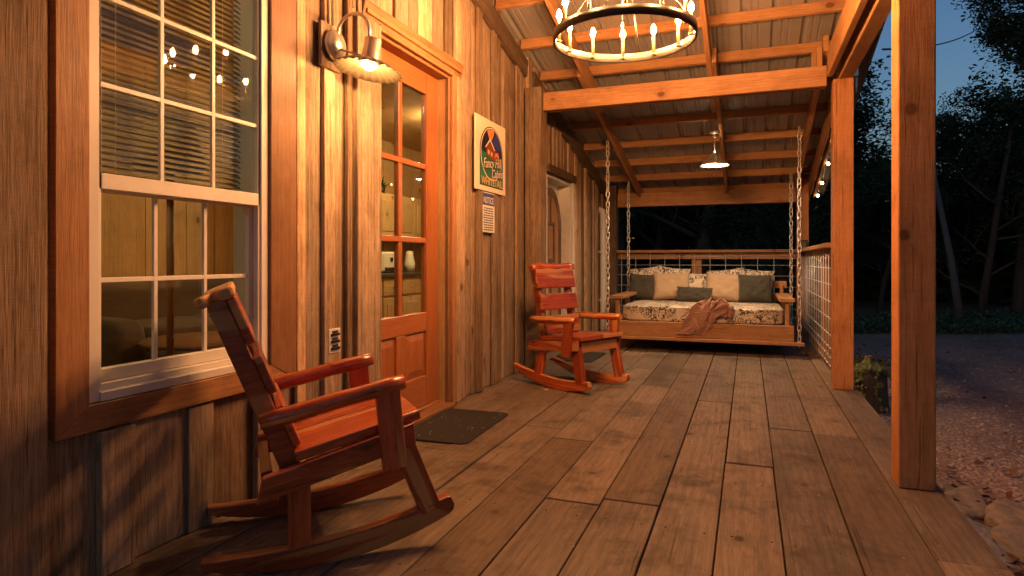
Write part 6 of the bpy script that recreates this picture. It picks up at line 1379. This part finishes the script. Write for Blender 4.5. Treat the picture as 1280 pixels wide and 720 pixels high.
for i in range(2100):
    if i < 1500: x, y = rp.uniform(.85, 2.6), rp.uniform(1.6, 3.3) + rp.gauss(0, .12)
    elif i < 1900: x, y = rp.gauss(1.22, .14), rp.gauss(3.85, .3)
    else: x, y = .9 + abs(rp.gauss(0, 3)), rp.uniform(2, 12)
    if x < .83: continue
    s = rp.uniform(.018, .045); M = Matrix.Translation((x, y, gz(x, y) + rp.uniform(.005, .05) + (.0 if i >= 1500 else .03))) @ Matrix.Rotation(rp.uniform(0, 6.28), 4, 'Z') @ Matrix.Rotation(rp.gauss(0, .5), 4, 'X') @ Matrix.Rotation(rp.gauss(0, .5), 4, 'Y')
    mb.raw([M @ V(p) for p in ((-s, 0, 0), (-s * .3, s * .55, s * .15), (s * .5, s * .4, s * .05), (s * 1.1, 0, s * .2), (s * .5, -s * .4, s * .08), (-s * .3, -s * .55, s * .12))], [(0, 1, 2, 3), (0, 3, 4, 5)], smooth=False, rnd=rp.random())
tag(obj('fallen_leaves', mb, M_LEAFL), kind='stuff')

# hollow log planter
lp = thing('log_planter', 'hollow log planter with trailing ivy and an orange flower beside the deck', 'planter', (1.06, 6.80, ground_z))
mb = MB(); zb = ground_z - .03
Ml = Matrix.Translation((1.04, 6.80, zb)); nP = 36; vs = []
prof = [(.205, 0), (.19, .08), (.175, .2), (.165, .32), (.158, .42), (.130, .42), (.125, .36), (0, .35)]
for (pr_, pz_) in prof:
    for q in range(nP):
        an = 2 * PI * q / nP; r_ = pr_ * (1 + .10 * noise.noise(V((math.cos(an) * 2.5, math.sin(an) * 2.5, pz_ * .6))) + .07 * noise.noise(V((math.cos(an) * 9, math.sin(an) * 9, pz_ * .8))))
        vs.append((1.04 + r_ * math.cos(an) + .05 * pz_, 6.80 + r_ * math.sin(an), zb + pz_ + (.03 * noise.noise(V((an * 2, 0, 4))) if .3 < pz_ else 0)))
uvs = [((v[2]) * 1.0, i % nP / nP * 1.2) for i, v in enumerate(vs)]
mb.raw(vs, [(i * nP + q, i * nP + (q + 1) % nP, (i + 1) * nP + (q + 1) % nP, (i + 1) * nP + q) for i in range(len(prof) - 1) for q in range(nP)], uvs)
obj('log', mb, W_BARK, lp)
M_IVY = plain('ivy_leaves', (.13, .15, .035), .6, nscale=8, namt=.5)
mb = MB()
for i in range(420):
    an = rp.uniform(0, 2 * PI)
    if i < 240: r_ = .23 * math.sqrt(rp.random()); z = zb + .41 + (.13 - .4 * r_) * rp.random() ** .7 + .03 * math.sin(an * 3)
    else:
        an = rp.choice([-1.9, -2.5, -1.2, 2.6, -2.2, -.4]) + rp.gauss(0, .10); z = zb + .44 - rp.random() ** 1.4 * .36; r_ = .18 + (zb + .44 - z) * .12 + rp.uniform(0, .02)
    s = rp.uniform(.012, .026); M = Matrix.Translation((1.05 + r_ * math.cos(an), 6.80 + r_ * math.sin(an), z)) @ Matrix.Rotation(an, 4, 'Z') @ Matrix.Rotation(rp.uniform(.2, 1.4), 4, 'Y') @ Matrix.Rotation(rp.uniform(-.6, .6), 4, 'X')
    mb.raw([M @ V(p) for p in ((-s, 0, 0), (0, s * .8, s * .2), (s * 1.2, 0, 0), (0, -s * .8, s * .2))], [(0, 1, 2), (0, 2, 3)], smooth=False, rnd=rp.random())
obj('trailing_ivy', mb, M_IVY, lp)
for (fx, fy, fz) in ((1.07, 6.74, .09),):
    mb = MB()
    for q in range(7):
        a = q * 2 * PI / 7; mb.raw([(fx, fy, fz), (fx + .02 * math.cos(a - .35), fy + .02 * math.sin(a - .35), fz + .012), (fx + .028 * math.cos(a), fy + .028 * math.sin(a), fz + .008), (fx + .02 * math.cos(a + .35), fy + .02 * math.sin(a + .35), fz + .012)], [(0, 1, 2, 3)], smooth=False)
    mb.tube([(fx, fy, fz), (fx - .01, fy + .01, zb + .42)], .002, 5)
    obj('flower', mb, plain('orange_petal', (.65, .17, .05), .6), lp)

# ------------------------------------------------------------------ woods
def leafmat(name, a_, b_):
    m, nt = newmat(name); k = NT(nt)
    at = k.n('ShaderNodeVertexColor', layer_name='rnd').outputs[0]; s_ = k.n('ShaderNodeSeparateColor'); nt.links.new(at, s_.inputs[0])
    b = k.out(k.mix(s_.outputs[0], c4(a_), c4(b_)), .6, Specular_IOR_Level=.25)
    return m
M_LEAF = leafmat('oak_leaves', (.022, .042, .018), (.048, .080, .036))
M_WEED = leafmat('weed_leaves', (.05, .10, .055), (.10, .17, .09))
def tree_meshes(seed, H, spread, bare, nl, ls):
    """trunk, limbs and twigs grown by branching; leaf sprays only at the twig ends, so sky shows between the clumps"""
    r = random.Random(seed); tb = MB(); tips = []
    def grow(p, d, L, rad_, lev):
        pts = [p.copy()]; rs = [rad_]; n_ = 5 if lev < 2 else 3
        for i in range(n_):
            d = (d + V((r.gauss(0, .13), r.gauss(0, .13), r.gauss(.05 if lev else .0, .08)))).normalized()
            p = p + d * L / n_; pts.append(p.copy()); rs.append(rad_ * (1 - .62 * (i + 1) / n_))
        tb.tube(pts, rs, 8 if lev == 0 else (6 if lev == 1 else 4), wob=.15 if lev == 0 else 0, rnd=.5)
        if lev >= 2: tips.extend([(pts[-1], d), (pts[-2], d)])
        if lev >= 3: return
        nb = (11, 5, 4)[lev]
        for i in range(nb):
            f = (bare + (1 - bare) * (i + r.random()) / nb) if lev == 0 else .3 + .7 * (i + r.random()) / nb
            x = f * n_; j = min(int(x), n_ - 1); q = pts[j].lerp(pts[j + 1], x - j)
            az = r.uniform(0, 2 * PI); el = r.uniform(-.05, .75)
            nd = V((math.cos(az) * math.cos(el), math.sin(az) * math.cos(el), math.sin(el)))
            if lev: nd = (nd + d * .9).normalized()
            l = (spread * (1.15 - .65 * (f - bare) / (1 - bare)) if lev == 0 else L * .55) * r.uniform(.7, 1.2)
            grow(q, nd, l, rs[j] * (.42 if lev == 0 else .55), lev + 1)
    grow(V((0, 0, 0)), V((r.gauss(0, .04), r.gauss(0, .04), 1)).normalized(), H, H * .022, 0)
    lb = MB(); per = max(1, nl // max(1, len(tips)))
    for (t_, d) in tips:
        c = t_; rr_ = r.uniform(.25, .55) * (ls / .1) ** .5
        for i in range(int(per * r.uniform(.5, 1.5))):
            o = V((r.gauss(0, 1), r.gauss(0, 1), r.gauss(0, .65))) * rr_ * .6
            s = ls * r.uniform(.6, 1.25)
            M = Matrix.Translation(c + o) @ Matrix.Rotation(r.uniform(0, 6.28), 4, 'Z') @ Matrix.Rotation(r.gauss(0, .7), 4, 'X') @ Matrix.Rotation(r.gauss(0, .5), 4, 'Y')
            lb.raw([M @ V(p_) for p_ in ((-s * .9, 0, 0), (0, s * .42, s * .1), (s, 0, 0), (0, -s * .42, s * .1))], [(0, 1, 2), (0, 2, 3)], smooth=False, rnd=r.random())
    return tb, lb
protos = []
for q, (sd, H, sp_, ba, nl, ls) in enumerate(((3, 8.5, 3.0, .16, 16000, .08), (8, 7.5, 2.8, .10, 14000, .085), (14, 10.5, 2.3, .16, 24000, .072))):
    tb, lb = tree_meshes(sd, H, sp_, ba, nl, ls)
    root = thing('broadleaf_tree', 'tree', 'tree', (0, 0, 0), 0, 'dark trees of the wood')
    obj('trunk', tb, W_BARK, root, local=True); obj('crown', lb, M_LEAF, root, local=True)
    zs = [v.z for v in lb.v]; xs_ = [math.hypot(v.x, v.y) for v in lb.v]; pass
    protos.append(root)
T_WOOD = 'broadleaf tree of the dark unlit wood beyond the gravel drive'
spots = []
rt = random.Random(77)
def at_px(px, dist):
    th = math.atan(295 / 790); a = math.atan((px - 640) / 790) - th
    return dist * math.sin(a) / math.cos(math.atan((px - 640) / 790)) * 1.0, dist * math.cos(a) / math.cos(math.atan((px - 640) / 790))
# (pixel column it grows at, distance, prototype, scale)
for px, d, pi_, s, lab in (
    (1272, 15.5, 2, (.70, 1.02), 'tall tree at the right edge with blue sky showing through its upper crown'),
    (1098, 16.5, 0, (.40, .56), 'small rounded treetop between the two nearer porch posts'),
    (1225, 15.5, 1, (.62, .66), 'low leafy tree between the near post and the tall right tree'),
    (1440, 14.5, 1, 1.1, T_WOOD), (1345, 17.5, 2, .92, T_WOOD), (1500, 16, 0, 1.1, T_WOOD), (1130, 18.5, 1, .60, T_WOOD), (1165, 20, 2, .46, T_WOOD), (1035, 18, 1, .66, T_WOOD),
    (990, 15.5, 0, .66, T_WOOD), (985, 18, 2, 1.0, T_WOOD), (940, 16, 1, 1.0, T_WOOD), (900, 19, 0, 1.0, T_WOOD), (860, 16.5, 2, .95, T_WOOD),
    (820, 19, 1, 1.1, T_WOOD), (780, 17, 0, 1.0, T_WOOD), (740, 20, 2, 1.0, T_WOOD), (1250, 20, 1, .68, T_WOOD), (1320, 22, 0, .72, T_WOOD), (1085, 22, 1, .66, T_WOOD), (1010, 22, 1, 1.2, T_WOOD), (880, 23, 1, 1.2, T_WOOD), (960, 24, 0, 1.2, T_WOOD)):
    x, y = at_px(px, d)
    spots.append((x, y, pi_, s, lab))
for x, y in ((-9, 22), (-13, 17), (14, 12), (15, 6), (13, 1), (10, -5), (-6, 26)): spots.append((x, y, rt.randrange(3), 1.1, T_WOOD))
used = set()
for (x, y, pi_, s, lab) in spots:
    if pi_ in used: o = copy_tree(protos[pi_])
    else: o = protos[pi_]; used.add(pi_)
    o.location = (x, y, gz(x, y) - .1); o.rotation_euler = (0, 0, rt.uniform(0, 6.28)); o.scale = (s[0], s[0], s[1]) if isinstance(s, tuple) else (s * rt.uniform(.95, 1.05), s, s)
    o['label'] = lab
# dead leaning trunk
x, y = at_px(1202, 13.6)
mb = MB(); mb.tube([(x, y, gz(x, y) - .1), (x - .18, y + .05, 1.0), (x - .34, y + .1, 2.0), (x - .55, y + .2, 3.4)], [.085, .07, .06, .045], 10, wob=.2)
tag(obj('bare_trunk', mb, plain('grey_dead_wood', (.10, .09, .09), .9, nscale=6, namt=.4)), 'pale bare leaning trunk standing before the dark wood right of the near post', 'tree trunk')
# far wood behind the trees, one mass
mb = MB(); rb = random.Random(31)
for i in range(30000):
    an = rad(rb.uniform(-62, 82)); d = rb.uniform(24, 31); hmax = 5.2 + 1.6 * noise.noise(V((an * 6, 0, 0)))
    if -.02 < an < .16 : hmax *= .80
    x, y = d * math.sin(an), d * math.cos(an); z = gz(x, y) + hmax * rb.random() ** 1.25
    s = rb.uniform(.22, .50) * (1.3 if z < 3.5 else .8); M = Matrix.Translation((x, y, z)) @ Matrix.Rotation(rb.uniform(0, 6.28), 4, 'Z') @ Matrix.Rotation(rb.gauss(0, .8), 4, 'X')
    mb.raw([M @ V(p_) for p_ in ((-s, 0, 0), (0, s * .5, s * .1), (s, 0, 0), (0, -s * .5, s * .1))], [(0, 1, 2, 3)], smooth=False, rnd=rb.random())
tag(obj('distant_wood', mb, M_LEAF), kind='stuff')
# weeds along the far side of the drive
mb = MB(); rb = random.Random(13)
for i in range(1500):
    px = rb.uniform(1000, 1420); d = 12.2 + rb.random() ** 1.3 * 3.2
    x, y = at_px(px, d); hh = rb.uniform(.05, .30) * (.6 + .6 * abs(noise.noise(V((x, y, 0)))) * 2)
    for q in range(6):
        a = rb.uniform(0, 6.28); s = rb.uniform(.05, .12); M = Matrix.Translation((x + rb.gauss(0, .1), y + rb.gauss(0, .1), gz(x, y) + hh * rb.random())) @ Matrix.Rotation(a, 4, 'Z') @ Matrix.Rotation(rb.uniform(-.9, .5), 4, 'Y')
        mb.raw([M @ V(p_) for p_ in ((0, 0, 0), (s * .5, s * .3, .01), (s * 1.3, 0, -.02), (s * .5, -s * .3, .01))], [(0, 1, 2), (0, 2, 3)], smooth=False, rnd=rb.random())
tag(obj('weeds', mb, M_WEED), kind='stuff')
# overhead service cable from the eave to the wood
mb = MB(); A = V((.97, 5.55, 2.62)); B_ = V((*at_px(1262, 15.6), 7.6)); pts = [A.lerp(B_, i / 24) - V((0, 0, .35 * 4 * (i / 24) * (1 - i / 24))) for i in range(25)]
mb.tube(pts, .008, 6); tag(obj('overhead_cable', mb, M_BLACK), 'thin black service cable running from the eave toward the wood', 'cable')

# ------------------------------------------------------------------ light, sky, camera
w = bpy.data.worlds.new('World'); sc.world = w; w.use_nodes = True; nt = w.node_tree; nt.nodes.clear(); k = NT(nt)
SUN_EL, SUN_ROT = rad(SKY_EL), rad(SKY_ROT)
sk = k.n('ShaderNodeTexSky'); sk.sky_type = 'NISHITA'; sk.sun_disc = False; sk.sun_elevation = SUN_EL; sk.sun_rotation = SUN_ROT; sk.ozone_density = 3.0; sk.air_density = 1.0; sk.dust_density = .1
bg = k.n('ShaderNodeBackground', i_Strength=SKY_STR); nt.links.new(sk.outputs[0], bg.inputs[0])
wo = k.n('ShaderNodeOutputWorld'); nt.links.new(bg.outputs[0], wo.inputs[0])
L = bpy.data.lights.new('dusk_sun', 'SUN'); L.energy = .012; L.angle = rad(12); L.color = (.75, .82, 1.0)
lo = bpy.data.objects.new('dusk_sun', L); COL.objects.link(lo); lo.rotation_euler = (rad(84), 0, rad(180) - SUN_ROT)
cam = bpy.data.cameras.new('camera'); co = bpy.data.objects.new('camera', cam); COL.objects.link(co); sc.camera = co
th = math.atan(295 / 790)
co.location = (0, 0, 1); co.rotation_euler = (PI / 2, 0, th)
cam.sensor_fit = 'HORIZONTAL'; cam.sensor_width = 36; cam.lens = 790 / 1280 * 36; cam.shift_y = (325 - 360) / 1280; cam.clip_start = .02; cam.clip_end = 600
vs_ = sc.view_settings; vs_.view_transform = 'Standard'; vs_.look = 'None'; vs_.exposure = EXPOSURE; vs_.gamma = 1; vs_.use_curve_mapping = False
cy = sc.cycles; cy.use_denoising = True
try: cy.denoiser = 'OPENIMAGEDENOISE'
except Exception: pass
cy.max_bounces = 8; cy.transparent_max_bounces = 16; cy.sample_clamp_indirect = 6; cy.blur_glossy = .3; cy.caustics_reflective = False; cy.caustics_refractive = False; cy.use_light_tree = True
